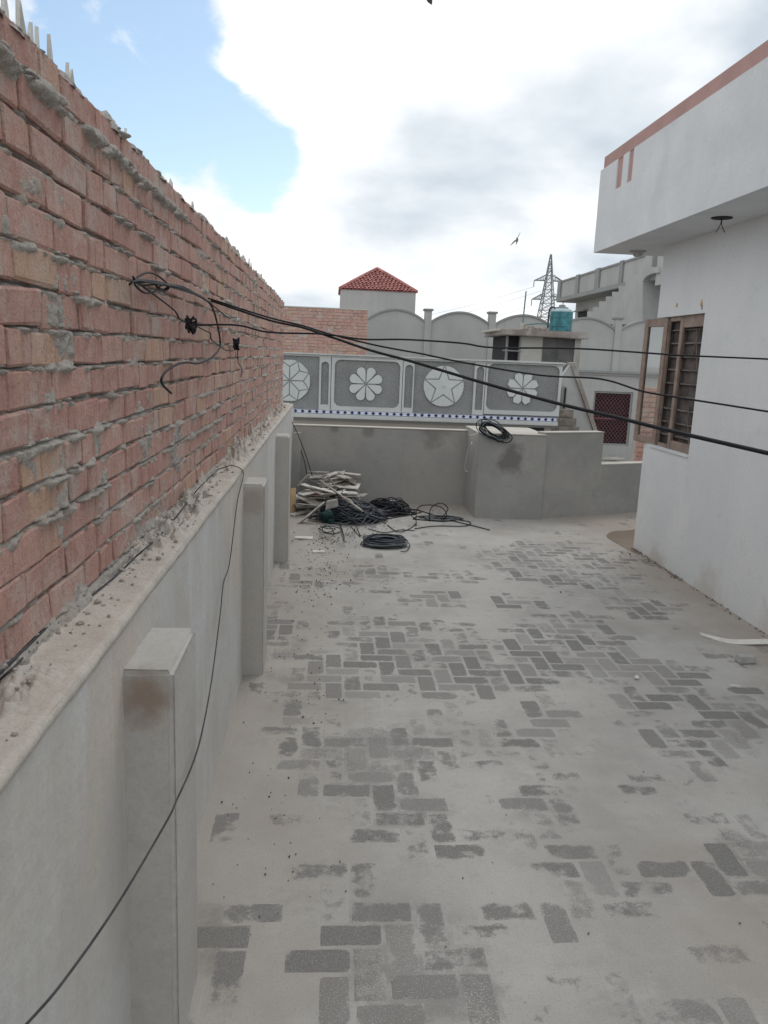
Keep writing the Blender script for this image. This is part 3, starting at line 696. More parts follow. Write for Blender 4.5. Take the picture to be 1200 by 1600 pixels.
# fascia with two slots cut down from its top edge
slots = []
for (pa, pb, pbot) in ((964, 972.5, 292), (981, 988, 283)):
    ya, yb = onx(pa, 265, XO)[1], onx(pb, 265, XO)[1]; slots.append((max(ya, yb), min(ya, yb), onx((pa + pb) / 2, pbot, XO)[2]))
P = [(YE, ZS), (YE, fz)]
for (ya, yb, zb_) in slots: P += [(ya, fz), (ya, zb_), (yb, zb_), (yb, fz)]
P += [(-1.0, fz), (-1.0, ZS)]
prism('fascia', [(XO, y, z) for y, z in P], (0.02, 0, 0), M['white_clean'], wh)
for (ya, yb, zb_) in slots: box('pink_slot', XO + 0.013, XO + 0.0195, ya, yb, zb_, fz, M['pink'], wh)
box('pink_roof_band', XO + 0.008, 6.2, -1.0, YE - 0.06, fz, fz + 0.105, M['pink'], wh)
# soffit lamp rose and the empty lamp hole with wires
p = onz(997, 392, ZS); r = 0.075
lathe('ceiling_lamp', [(r, 0.0), (r, -0.008), (r * .6, -0.012), (r * .55, -0.04), (r * .42, -0.05)][::-1], (p.x, p.y, ZS - 0.001), M['greybody'], wh, 18)
p = onz(1128, 340, ZS)
lathe('lamp_hole', [(0.07, -0.006), (0.075, -0.001)], (p.x, p.y, ZS), M['dark'], wh, 18)
for dx in (0.012, -0.012): tube('hole_wire', [(p.x, p.y, ZS - .004), (p.x + dx, p.y + dx, ZS - 0.05), (p.x + dx * 2.2, p.y - dx, ZS - 0.10)], 0.003, M['cable'], wh, 5)
# damaged plaster spots and a crack line are left to the material; a chipped patch above the window
for (px_, py_, r) in ((1096, 474, .026), (1097, 480, .018), (1058, 477, .02)):
    p = onx(px_, py_, XR); pts = [(XR - 0.003, p[1] + math.cos(t) * r * random.uniform(.5, 1.1), p[2] + math.sin(t) * r * random.uniform(.6, 1.3)) for t in np.linspace(0, 2 * math.pi, 9)[:-1]]
    prism('chipped_patch', pts, (0.004, 0, 0), M['tan'] if r > .019 else M['greydark'], wh)
# window: fixed leaf, boarded inside, one casement swung out
win = thing('wooden_window', 'brown wooden window with its casement swung open in the white wall', 'window')
fx0, fx1 = XR + 0.03, XR + 0.052
mid = 6.64
def fbox(n, y0, y1, z0, z1, par=win, m_='wood', xa=fx0, xb=fx1): return box(n, xa, xb, y0, y1, z0, z1, M[m_], par, 0.004)
leaf = fbox('frame_post', mid, mid + 0.06, wz0, wz1)
fbox('frame_post', wy1 - 0.015, wy1 + 0.01, wz0, wz1)
fbox('frame_post', wy0 - 0.01, wy0 + 0.04, wz0, wz1)
fbox('top_rail', wy0 + 0.04, mid, wz1 - 0.10, wz1); fbox('bottom_rail', wy0 + 0.04, mid, wz0, wz0 + 0.08)
fbox('top_rail', mid + 0.06, wy1 - .03, wz1 - 0.04, wz1); fbox('bottom_rail', mid + 0.06, wy1 - .03, wz0, wz0 + 0.035)
box('window_sill', XR - 0.012, XR + 0.03, wy0, wy1 + 0.05, wz0 - 0.02, wz0 + 0.004, M['white_clean'], win, 0.003)
hh = (wz1 - wz0) / 10
for k in range(10):
    box('plank', XR + 0.085, XR + 0.10, wy0 - 0.02, wy1 + 0.17, wz0 + k * hh + 0.004, wz0 + (k + 1) * hh - 0.004, M['plank'], win, 0.002, 0.002)
    if k: box('shelf_rail', XR + 0.060, XR + 0.083, wy0, wy1 + 0.16, wz0 + k * hh - 0.007, wz0 + k * hh + 0.007, M['shelf'], win, 0.002, 0.003)
for (ya, za, yb, zb_) in ((6.32, 2.12, 6.48, 1.78), (6.46, 2.12, 6.30, 1.6), (6.72, 2.1, 6.64, 1.9), (6.33, 1.05, 6.42, 1.4), (6.7, 1.03, 6.78, 1.25)):
    tube('loose_stick', [(XR + .062, ya, za), (XR + .058, (ya + yb) / 2 + .01, (za + zb_) / 2), (XR + .06, yb, zb_)], 0.006, M['shelf'], win, 6, 3)
# casement
hx, hy = fx0 - 0.012, wy1 + 0.0
cw = 0.33; ang = math.radians(14)         # almost flat back against the corner
dv = Vector((-math.sin(ang), math.cos(ang), 0)); nv = Vector((math.cos(ang), math.sin(ang), 0)) * 0.035
def cpart(n, s0, s1, z0, z1, par, m_='wood', th=1.0, o=0.0):
    b = Vector((hx, hy, 0)) + nv * o
    return prism(n, [b + dv * s0 + Vector((0, 0, z0)), b + dv * s1 + Vector((0, 0, z0)), b + dv * s1 + Vector((0, 0, z1)), b + dv * s0 + Vector((0, 0, z1))], nv * th, M[m_], par, 0.003 if m_ == 'wood' else 0)
cas = cpart('casement', 0.0, 0.055, wz0 + 0.01, wz1 - 0.01, win)
cpart('stile', cw - 0.055, cw, wz0 + 0.01, wz1 - 0.01, cas); cpart('rail', 0.055, cw - 0.055, wz0 + 0.01, wz0 + 0.07, cas); cpart('rail', 0.055, cw - 0.055, wz1 - 0.08, wz1 - 0.01, cas)
cpart('pane', 0.055, cw - 0.055, wz0 + 0.07, wz1 - 0.08, cas, 'glass', 0.12, 0.4)

# ================================================================== BEYOND THE ROOF
def rect_pts(x0, x1, z0, z1, Y): return [(x0, Y, z0), (x1, Y, z0), (x1, Y, z1), (x0, Y, z1)]
def rounded(x0, x1, z0, z1, r, Y, n=5, arch=False):
    pts = []; rb = 0.004 if arch else r
    for (cx, cz, a0, rr) in ((x0 + rb, z0 + rb, 180, rb), (x1 - rb, z0 + rb, 270, rb), (x1 - r, z1 - r, 0, r), (x0 + r, z1 - r, 90, r)):
        for k in range(n + 1):
            t = math.radians(a0 + 90 * k / n); pts.append((cx + rr * math.cos(t), Y, cz + rr * math.sin(t)))
    return pts
def rect_like(pts, x0, x1, z0, z1, Y):
    """outer rectangle with one point for each inner point"""
    n = len(pts) // 4; out = []
    corners = ((x0, z0), (x1, z0), (x1, z1), (x0, z1))
    for i, p in enumerate(pts):
        c = corners[i // n]; k = i % n
        if k == n // 2 or n == 1: out.append((c[0], Y, c[1])); continue
        first = k < n / 2
        q = i // n
        if (q in (0, 2)) == first: out.append((c[0], Y, p[2] if abs(p[2] - c[1]) > 1e-6 else c[1] + (0.0005 if q < 2 else -0.0005)))
        else: out.append((p[0], Y, c[1]))
    return out

# ---- house with the ornamented parapet
YP = 15.0
def W(px_, py_): p = ony(px_, py_, YP); return p.x, p.z
S = YP / F / 0.975
oh = thing('ornamented_house', 'grey house front with star and flower relief panels and blue diamond tile band', 'house')
xl, xr_ = W(380, 600)[0], W(876, 610)[0]; ztop = W(650, 558)[1]; zband = W(650, 645)[1]; zbot = W(650, 658)[1]
box('parapet_body', xl, xr_, YP, YP + 0.22, zbot, ztop - 0.045, M['pebble'], oh)
box('cap_stone', xl, xr_ + 0.05, YP - 0.07, YP + 0.27, ztop - 0.03, ztop, M['trim'], oh, 0.006)
box('cap_moulding', xl, xr_ + 0.03, YP - 0.04, YP + 0.24, ztop - 0.062, ztop - 0.030, M['trim'], oh, 0.006)
zt1 = zband + 0.0
box('tile_band', xl, xr_ - 0.05, YP - 0.05, YP - 0.002, zt1 - 0.075, zt1, M['tilewhite'], oh)
bm = bmesh.new(); x = xl + 0.05
while x < xr_ - 0.1:
    w_, h_ = 0.038, 0.032; zc = zt1 - 0.0375
    pts = [(x - w_, zc), (x, zc - h_), (x + w_, zc), (x, zc + h_)]
    a_ = [bm.verts.new((p[0], YP - 0.054, p[1])) for p in pts]; b_ = [bm.verts.new((p[0], YP - 0.049, p[1])) for p in pts]
    bm.faces.new(a_); [bm.faces.new((a_[i], b_[i], b_[(i + 1) % 4], a_[(i + 1) % 4])) for i in range(4)]
    x += 0.134
tag(bm_obj('diamond_inlay', bm, M['tileblue'], oh), kind='stuff')
bm = bmesh.new()
for zc in (zt1 - 0.004, zt1 - 0.071): bm_box(bm, xl, xr_ - 0.05, YP - 0.052, YP - 0.0495, zc - 0.003, zc + 0.003)
tag(bm_obj('blue_edge_line', bm, M['tileblue'], oh), kind='stuff')
box('lower_moulding', xl, xr_ - 0.03, YP - 0.10, YP - 0.001, zt1 - 0.155, zt1 - 0.076, M['trim'], oh, 0.01)
box('base_slab', xl, xr_ - 0.06, YP - 0.02, YP + 0.2, zt1 - 0.20, zt1 - 0.156, M['greydark'], oh)
box('base_wall', xl, xr_ - 0.12, YP + 0.02, YP + 0.2, -3.9, zt1 - 0.2005, M['beige'], oh)
vx0, vx1 = W(824, 668)[0], W(851, 668)[0]
box('vent_opening', vx0, vx1, YP + 0.012, YP + 0.05, W(837, 676)[1], W(837, 663)[1] - .02, M['dark'], oh)
box('roof_slab', xl, xr_ - 0.1, YP + 0.2, 21.0, zt1 - 0.35, zt1 - 0.2, M['terrace'], oh)
def strip(pa, pb, sa, sb, ytop, ybot, pbot, ptop):
    x0, x1 = W(pa, 600)[0], W(pb, 600)[0]; i0, i1 = W(sa, 600)[0], W(sb, 600)[0]; mid_ = (pa + pb) / 2
    z0, z1 = W(mid_, pbot)[1], W(mid_, ptop)[1]
    inn = rounded(i0, i1, W(mid_, ybot)[1], W(mid_, ytop)[1], (i1 - i0) / 2 - 0.003, YP - 0.03, 4, True)
    ring_prism('pilaster_strip', inn, rect_like(inn, x0, x1, z0, z1, YP - 0.03), (0, 0.03, 0), M['trim'], oh)
strip(498.5, 516.5, 501.5, 513.5, 565, 632, 640.5, 557)
strip(629, 646.5, 632, 644.5, 570, 637, 645, 560.5)
strip(740, 757, 743.5, 755, 573, 640.5, 648, 564)
def frame(pa, pb, ia, ib, ytop, ybot, pbot, ptop, r=0.12):
    x0, x1 = W(pa, 600)[0], W(pb, 600)[0]; i0, i1 = W(ia, 600)[0], W(ib, 600)[0]; mid_ = (pa + pb) / 2
    inn = rounded(i0, i1, W(mid_, ybot)[1], W(mid_, ytop)[1], r, YP - 0.034, 6)
    ring_prism('panel_frame', inn, rect_like(inn, x0, x1, W(mid_, pbot)[1], W(mid_, ptop)[1], YP - 0.034), (0, 0.034, 0), M['trim'], oh)
frame(517.5, 628, 522.5, 624.5, 563.5, 636, 643, 558)
frame(758, 876.5, 761, 872.5, 570, 642, 648.5, 564)
def poly_piece(name, c, pts, par, y0=0.030, mt='relief', shrink=0.006):
    """pts: (x, z) about the ornament's centre; each piece is drawn in a little so that grooves stay open"""
    n = len(pts); cx = sum(p[0] for p in pts) / n; cz = sum(p[1] for p in pts) / n; q = []
    for (x, z) in pts:
        dx, dz = x - cx, z - cz; L = math.hypot(dx, dz) or 1; k = max(0.3, 1 - shrink * 1.6 / L); q.append((c[0] + cx + dx * k, YP - y0, c[1] + cz + dz * k))
    return prism(name, q, (0, y0 - 0.012, 0), M[mt], par)
def pol(r, deg): return r * math.cos(math.radians(deg)), r * math.sin(math.radians(deg))
def disc(c, r, par, mt='greydark', th=0.014):
    return prism('medallion_back', [(c[0] + r * math.cos(t), YP - th, c[1] + r * math.sin(t)) for t in np.linspace(0, 2 * math.pi, 49)[:-1]], (0, th - 0.001, 0), M[mt], par)
# panel 1: rosette of eight lozenges in a circle
c = W(452.5, 594.5); Rr = 31 * S; dsk = disc(c, Rr, oh)
for k in range(8):
    a0 = 45 * k
    poly_piece('lozenge', c, [pol(0.05 * Rr, a0 + 22.5), pol(.66 * Rr, a0), pol(Rr * .99, a0 + 22.5), pol(.66 * Rr, a0 + 45)], dsk)
    poly_piece('rim_piece', c, [pol(.67 * Rr, a0)] + [pol(Rr, a0 - 22.5 + 45 * j / 8) for j in range(9)], dsk, 0.028)
# panel 2: flower of eight round petals
c = W(571.5, 600); Rr = 27 * S; d2 = disc(c, Rr * .55, oh)
for k in range(8):
    a0 = 45 * k + 22.5; pts = [pol(.04 * Rr, a0), pol(.70 * Rr, a0 - 21.5)]
    pts += [(pol(.70 * Rr, a0)[0] + pol(.285 * Rr, a0 - 90 + 180 * j / 10)[0], pol(.70 * Rr, a0)[1] + pol(.285 * Rr, a0 - 90 + 180 * j / 10)[1]) for j in range(1, 10)]
    pts += [pol(.70 * Rr, a0 + 21.5)]; poly_piece('petal', c, pts, d2)
# panel 3: five pointed star in a circle
c = W(693, 603.5); Rr = 31 * S; d3 = disc(c, Rr, oh)
star = []
for k in range(10): star.append(pol(Rr * (.97 if k % 2 == 0 else .40), 90 + 36 * k))
star = [(x, z) for x, z in star]
poly_piece('star', c, star, d3)
for k in range(5):
    a0 = 90 + 72 * k; poly_piece('rim_piece', c, [pol(.41 * Rr, a0 + 36)] + [pol(Rr, a0 + 72 - 72 * j / 12) for j in range(13)], d3, 0.028, shrink=0.009)
prism('star_boss', [(c[0] + .07 * Rr * math.cos(t), YP - .042, c[1] + .07 * Rr * math.sin(t)) for t in np.linspace(0, 6.283, 15)[:-1]], (0, .015, 0), M['trim'], d3)
# panel 4: flower of eight pointed petals
c = W(816, 607); Rr = 25.5 * S; d4 = disc(c, Rr * .5, oh)
for k in range(8):
    a0 = 45 * k + 22.5
    poly_piece('petal', c, [pol(.04 * Rr, a0), pol(.76 * Rr, a0 - 22), pol(1.0 * Rr, a0 - 11), pol(.96 * Rr, a0 + 11), pol(.76 * Rr, a0 + 22)], d4)
# stair beside it
st = thing('outside_stair', 'brown brick stair with sloping grey side wall beside the ornamented parapet', 'stairs')
def WY(px_, py_, Y): p = ony(px_, py_, Y); return (p.x, Y, p.z)
prism('side_wall', [WY(892, 569, 16.2), WY(899, 566, 16.2), WY(937, 690, 16.2), WY(936, 760, 16.2), WY(870, 760, 16.2), WY(870, 600, 16.2)], (0, 0.16, 0), M['greybody'], st)
a_, b_ = ony(895.5, 567, 16.14), ony(937, 692, 16.14)
prism('coping', [a_ + Vector((-.05, 0, 0)), a_ + Vector((.03, 0, .01)), b_ + Vector((.05, 0, 0)), b_ + Vector((-.03, 0, -.02))], (0, .28, 0), M['slab'], st)
for k in range(5):
    y1 = 640 + k * 12.5
    za, zb_ = ony(885, y1, 15.75)[2], ony(885, y1 + 12.5, 15.75)[2]
    box('step', ony(868, y1, 15.75)[0], ony(897 + k * 2, y1, 15.75)[0], 15.75 - k * 0.1, 16.15, zb_, za - 0.004, M['board3'], st, 0.01)
box('step_base', ony(868, 700, 15.75)[0], ony(905, 700, 15.75)[0], 15.3, 16.15, -3.9, ony(885, 640 + 62.5, 15.75)[2] - .002, M['board3'], st)
mb = thing('meter_box', 'small dark meter box fixed beside the stair', 'meter box')
p0, p1 = ony(878, 640, 16.05), ony(886.5, 604, 16.05)
box('case', p0.x, p1.x, 16.05, 16.18, p0.z, p1.z, M['greydark'], mb, 0.01); box('cover', p0.x + .02, p1.x - .02, 16.035, 16.0495, p0.z + .03, p1.z - .03, M['dark'], mb)
# ---- roof hut with slab
YH = 18.4
hut = thing('roof_hut', 'small roof hut under a weathered concrete slab that carries the water tank', 'hut')
def HX(px_, Y=YH): return ony(px_, 530, Y)[0]
zs0, zs1 = ony(850, 527, YH)[2], ony(850, 517, YH)[2]
box('roof_slab', HX(779), HX(914), YH - 0.25, YH + 1.9, zs0, zs1, M['slab'], hut, 0.015, 0.012)
box('slab_edge', HX(772), HX(790), YH - 0.2, YH + 1.7, zs1 - 0.05, zs1 + 0.004, M['wallcap'], hut, 0.01)
zf = -0.2
box('cream_wall', HX(814), HX(849), YH, YH + 1.7, zf, zs0 - .001, M['cream'], hut)
box('stained_wall', HX(849) + .002, HX(906), YH - 0.02, YH + 1.7, zf - 2.5, zs0 - .001, M['stained'], hut)
box('corner_strip', HX(898), HX(906) + .02, YH - 0.05, YH - 0.022, zf - 2.5, zs0 - .002, M['slab'], hut)
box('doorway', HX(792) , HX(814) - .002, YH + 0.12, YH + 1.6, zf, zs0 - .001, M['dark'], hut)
for px_ in (792, 812): box('door_post', HX(px_), HX(px_ + 2.5), YH - 0.01, YH + 0.10, zf, zs0 - .002, M['steel'], hut)
box('door_rail', HX(786), HX(815), YH - 0.04, YH - 0.012, ony(800, 549, YH)[2], ony(800, 547, YH)[2], M['steel'], hut)
# rubble on the slab, pole, pipe loop, tank
bm = bmesh.new()
for i in range(40):
    x = random.uniform(HX(817), HX(850)); r = random.uniform(.02, .06); mtx = Matrix.Translation((x, YH + random.uniform(-.15, .5), zs1 + r * .5)) @ Matrix.Rotation(random.uniform(0, 3), 4, Vector((random.random(), random.random(), 1)).normalized())
    bm_box(bm, -r * 1.3, r * 1.3, -r, r, -r * .6, r * .6, mtx)
rb = bm_obj('slab_rubble', bm, M['slab']); tag(rb, 'broken lumps of mortar strewn on the hut slab', 'rubble', None, 'stuff')
tk = thing('water_tank', 'teal plastic water tank with pale shoulders standing on the hut slab', 'water tank')
c0 = ony(875.5, 516, YH + 0.35); rt = 17.2 * (YH + .35) / F; ht = ony(875, 480, YH + .35)[2] - c0.z
base = (c0.x, YH + 0.35, zs1)
lathe('body', [(rt * .96, 0), (rt * .99, .03), (rt * .99, ht * .22), (rt * 1.02, ht * .235), (rt * 1.02, ht * .26), (rt, ht * .275), (rt, ht * .62), (rt * 1.02, ht * .635), (rt * 1.02, ht * .66), (rt, ht * .675), (rt, ht * .86)], base, M['tank'], tk, 28)
lathe('shoulder', [(rt * 1.0, ht * .86 + .001), (rt * 1.03, ht * .89), (rt * .88, ht * .97), (rt * .62, ht * 1.02)], base, M['tankcap'], tk, 28)
lathe('lid', [(rt * .56, ht * 1.02), (rt * .56, ht * 1.08), (rt * .30, ht * 1.10), (rt * .28, ht * 1.18), (rt * .22, ht * 1.19)], base, M['greydark'], tk, 20)
tube('inlet_pipe', [(base[0] - rt * .5, base[1], zs1 + ht * 1.0), (base[0] - rt * .95, base[1] - .05, zs1 + ht * 1.06), (base[0] - rt * 1.22, base[1] - .08, zs1 + ht * .9), (base[0] - rt * 1.25, base[1] - .08, zs1 + ht * .1)], 0.022, M['cable_dull'], tk, 8)
pp = thing('pipe_loop', 'low bent water pipe running along the hut slab to the tank', 'pipe')
tube('pipe_run', [(base[0] - rt * 1.3, base[1] - .1, zs1 + .02), (base[0] - rt * 1.32, base[1] - .1, zs1 + .17), (HX(824), base[1] - .1, zs1 + .13), (HX(822), base[1] - .1, zs1 + .02)], 0.014, M['pipe'], pp, 6, 4)
pol_ = thing('mast', 'thin green mast standing on the hut slab', 'mast')
a_ = ony(816, 512, YH); b_ = ony(822, 455, YH)
tube('tube', [(a_.x, YH, zs1 - .002), ((a_.x + b_.x) / 2, YH, (zs1 + b_.z) / 2), (b_.x, YH, b_.z)], 0.016, M['pipe'], pol_, 6, 3); box('foot', a_.x - .05, a_.x + .03, YH - .04, YH + .04, zs1, zs1 + .16, M['wallcap'], pol_, .01)

# ---- far brick wall
YF = 19.6
fb = thing('far_brick_wall', 'pale red brick wall beyond the ornamented parapet, below the tiled tower', 'wall')
x0, x1 = ony(395, 520, YF)[0], ony(573.5, 520, YF)[0]; z1 = ony(500, 482, YF)[2]; z0 = z1 - 17 * 0.0762
box('wall_core', x0, x1 - 0.01, YF + 0.012, YF + 0.22, -3.9, z1 - 0.004, M['mortar'], fb)
box('wall_top', x0, x1 + 0.01, YF - 0.005, YF + 0.23, z1 - 0.003, z1 + 0.03, M['wallcap'], fb, .006)
for k in range(17):
    z = z1 - 0.008 - (k + 1) * 0.0762 + .008; y = x0 - (0.11 if k % 2 else 0)
    while y < x1 - 0.03:
        L = 0.23 if random.random() > .35 else 0.112
        L = min(L, x1 - y)
        if random.random() > 0.015:
            o = bpy.data.objects.new('brick', random.choice(BM)); COL.objects.link(o); o.parent = fb
            o.location = (y + L / 2, YF + 0.055 + random.gauss(0, .004), z + .034); o.rotation_euler = (random.gauss(0, .02), random.gauss(0, .01), math.pi / 2 + random.gauss(0, .02)); o.scale = (1, L / .224, 1.0)
        y += L + .011
# ---- grey house with the scalloped parapet
YA = 24.0
ah = thing('scalloped_house', 'grey rendered house with scalloped arched parapet and lattice window', 'house')
def A(px_, py_): p = ony(px_, py_, YA); return p.x, p.z
xc = [A(p, 500)[0] for p in (569.5, 669, 769.5, 868.5, 967, 1066, 1165)]
zend = A(669, 504)[1]; zpk = A(720, 489.5)[1]; zc = A(960, 580)[1]
for i in range(len(xc) - 1):
    xa, xb = xc[i] + .09, xc[i + 1] - .09; n = 16; arc = []
    for k in range(n + 1):
        t = k / n; arc.append((xa + (xb - xa) * t, zend + (zpk - zend) * (1 - (2 * t - 1) ** 2)))
    prism('arched_panel', [(xa, YA, zc), (xb, YA, zc)] + [(x, YA, z) for x, z in reversed(arc)], (0, .2, 0), M['greybody'], ah)
    prism('arch_coping', [(x, YA - .04, z + .001) for x, z in arc] + [(x, YA - .04, z + .055) for x, z in reversed(arc)], (0, .28, 0), M['greydark'], ah)
for i, x in enumerate(xc[1:]):
    zt_ = zpk + 0.03
    pl = box('parapet_pillar', x - .10, x + .10, YA - .05, YA + .25, zc, zt_, M['greybody'], ah)
    box('pillar_cap', x - .14, x + .14, YA - .09, YA + .29, zt_, zt_ + .06, M['greydark'], pl, .008)
box('cornice', xc[0], xc[-1] + .3, YA - .14, YA + .3, zc - .075, zc, M['greydark'], ah, .01); box('cornice_step', xc[0], xc[-1] + .3, YA - .07, YA + .3, zc - .13, zc - .0755, M['greybody'], ah)
wx0, wz0_ = A(921, 695); wx1, wz1_ = A(990, 613); zg = A(975, 716)[1]
inn = rect_pts(wx0, wx1, wz0_, wz1_, YA); outr = rect_pts(xc[0], xc[-1] + .3, -3.9, zc - .131, YA)
ring_prism('front_wall', inn, outr, (0, .25, 0), M['greybody'], ah)
box('roof_deck', xc[0], xc[-1] + .3, YA + .3, 33.0, zc - .4, zc - .14, M['terrace'], ah)
lwn = ring_prism('lattice_window', rect_pts(wx0 + .06, wx1 - .06, wz0_ + .06, wz1_ - .06, YA + .04), rect_pts(wx0 + .001, wx1 - .001, wz0_ + .001, wz1_ - .001, YA + .04), (0, .06, 0), M['greydark'], ah)
box('dark_room', wx0, wx1, YA + .2, YA + .24, wz0_, wz1_, M['dark'], lwn)
box('middle_bar', wx0 + .06, wx1 - .06, YA + .05, YA + .075, (wz0_ + wz1_) / 2 - .03, (wz0_ + wz1_) / 2 + .02, M['grille'], lwn)
bm = bmesh.new(); xa, xb, za, zb_ = wx0 + .06, wx1 - .06, wz0_ + .06, wz1_ - .06; stp = .115
for sg in (1, -1):
    q = -4.0
    while q < 4.0:
        pts = []
        for t in np.linspace(0, 1, 60):
            x = xa + (xb - xa) * t; z = za + sg * (x - xa) * 1.25 + q
            if za <= z <= zb_: pts.append((x, z))
        if len(pts) > 1: bm_tube(bm, [(pts[0][0], YA + .06 + sg * .008, pts[0][1]), (pts[-1][0], YA + .06 + sg * .008, pts[-1][1])], 0.011, 4)
        q += stp * 1.25
tag(bm_obj('lattice', bm, M['grille'], lwn), kind='stuff')
nt_ = box('neighbour_terrace', 5.2, 16.0, 12.5, YA - .001, -3.9, zg, M['terrace']); tag(nt_, 'pale screed terrace below the scalloped house', None, None, 'structure')
# scraps on that terrace
for (px_, py_, w_) in ((955, 716.5, .25), (965, 718.5, .2), (948, 719, .3)):
    p = onz(px_, py_, zg); o = box('plaster_slab', p.x - w_, p.x + w_, p.y - .12, p.y + .12, zg, zg + .05, M['wallcap'], None, .01, .02)
    tag(o, 'flat pale slab lying on the neighbouring terrace', 'slab', 'slabs on the neighbouring terrace')
# ---- tower with tiled pyramid roof
YT = 33.0
tw = thing('tiled_tower', 'grey square tower with red tiled pyramid roof', 'tower')
tx0, tx1 = ony(532, 465, YT)[0], ony(649.5, 465, YT)[0]; tz = ony(590, 454.5, YT)[2]; wd = tx1 - tx0; apex = ony(586, 421, YT + wd / 2)[2]
box('wall', tx0, tx1, YT, YT + wd, -3.9, tz, M['greybody'], tw)
ev = 0.04; bx0, bx1, by0, by1 = tx0 - ev, tx1 + ev, YT - ev, YT + wd + ev; ap = Vector(((tx0 + tx1) / 2, YT + wd / 2, apex))
crn = [Vector((bx0, by0, tz)), Vector((bx1, by0, tz)), Vector((bx1, by1, tz)), Vector((bx0, by1, tz))]
rf = mesh('roof', [c for c in crn] + [ap], [(0, 1, 4), (1, 2, 4), (2, 3, 4), (3, 0, 4), (3, 2, 1, 0)], M['redtile'], tw)
bm = bmesh.new()
for s in range(4):
    a_, b_ = crn[s], crn[(s + 1) % 4]; u_ = (b_ - a_).normalized(); m_ = (a_ + b_) / 2; up_ = (ap - m_); sl = up_.length; up_ = up_ / sl; nn = u_.cross(up_)
    rows = 13; half = (b_ - a_).length / 2
    for r_ in range(rows):
        t0, t1 = r_ / rows, (r_ + 1.12) / rows; hw = half * (1 - (r_ + .5) / rows); nt2 = max(1, int(hw * 2 / .155))
        for k in range(nt2):
            x = -hw + (k + .5) * 2 * hw / nt2; w2 = hw / nt2; prev = None
            for j in range(5):
                an = math.pi * j / 4; off = u_ * (x - w2 * .92 * math.cos(an)) + nn * (0.012 + .055 * math.sin(an))
                lo = m_ + up_ * (sl * t0) + off + nn * .02; hi = m_ + up_ * (sl * min(1, t1)) + off - nn * .008
                cur = (bm.verts.new(lo), bm.verts.new(hi))
                if prev: bm.faces.new((prev[0], cur[0], cur[1], prev[1]))
                prev = cur
tag(bm_obj('roof_tile_rows', bm, M['redtile'], rf, True), kind='stuff')
for c in crn: tube('ridge_tile', [c + Vector((0, 0, .03)), (c + ap) / 2 + Vector((0, 0, .05)), ap + Vector((0, 0, .04))], .07, M['redtile'], rf, 8, 3)
# ---- house with outside stair and balustrade (its long side runs away from us)
XH = 12.6
bh = thing('balcony_house', 'grey house with long roof parapet and stepped outside stair', 'house')
def H(px_, py_, X=XH): p = onx(px_, py_, X); return p.y, p.z
yf, yn = H(872.5, 455)[0], 28.5; zpt = H(935, 421)[1]; zpb = H(925, 453)[1]
box('roof_parapet', XH + .05, XH + .2, yn, yf, zpb, zpt - .05, M['greybody'], bh); box('parapet_coping', XH, XH + .26, yn, yf + .05, zpt - .05, zpt + .03, M['greydark'], bh)
box('end_parapet', XH + .2, 22, yf - .2, yf - .01, zpb, zpt - .05, M['greybody'], bh)
for (pa, pb) in ((872.5, 877), (900, 904.5), (929.5, 936), (966.5, 971.5)):
    ya, yb = H(pb, 440)[0], H(pa, 440)[0]; box('parapet_post', XH - .03, XH + .25, ya, yb, zpb, zpt + .06, M['greydark'], bh)
box('balcony_slab', XH - .05, 22, yn, yf + .1, zpb - .22, zpb - .001, M['greydark'], bh, .02)
XW = XH + 0.95
box('side_wall', XW, 22, yn, yf - .4, -3.9, zpb - .221, M['greybody'], bh)
ya, za = H(917, 496, XW); yb, zb_ = H(903.5, 488, XW)
box('vent_opening', XW - .01, XW + .05, ya, yb, za, zb_, M['dark'], bh); box('vent_hood', XW - .25, XW - .001, ya - .1, yb + .1, zb_ + .005, zb_ + .07, M['greydark'], bh)
XS_ = XH - .25
prof = [(345, 760), (345, 640), (400, 640), (400, 600), (455, 600), (455, 545), (520, 545), (520, 500), (578, 500), (578, 455), (640, 455), (640, 402), (702, 402), (702, 348), (768, 345), (768, 297), (830, 295), (830, 243), (884, 240), (884, 222), (1010, 222), (1010, 275), (960, 281), (910, 303), (880, 330), (866, 362), (862, 760)]
pts = []
for (zx, zy) in prof:
    p = onx(860 + zx / 6, 380 + zy / 6, XS_); pts.append((XS_, p.y, p.z))
prism('stair_flank', pts, (1.15, 0, 0), M['greybody'], bh)
ya_, yb_ = H(1004, 450, XS_)[0], H(1040, 450, XS_)[0]
p1, p2 = H(1005, 399, XS_), H(1016, 399, XS_); box('stair_head_wall', XS_ + .1, XS_ + 1.0, p2[0], p1[0], H(1010, 418, XS_)[1], p1[1] + .5, M['greybody'], bh)
p1, p2 = H(1024, 399, XS_), H(1034, 399, XS_); box('stair_head_post', XS_ + .1, XS_ + 1.0, p2[0], p1[0], H(1026, 420, XS_)[1] - .6, p1[1] + .5, M['greybody'], bh)
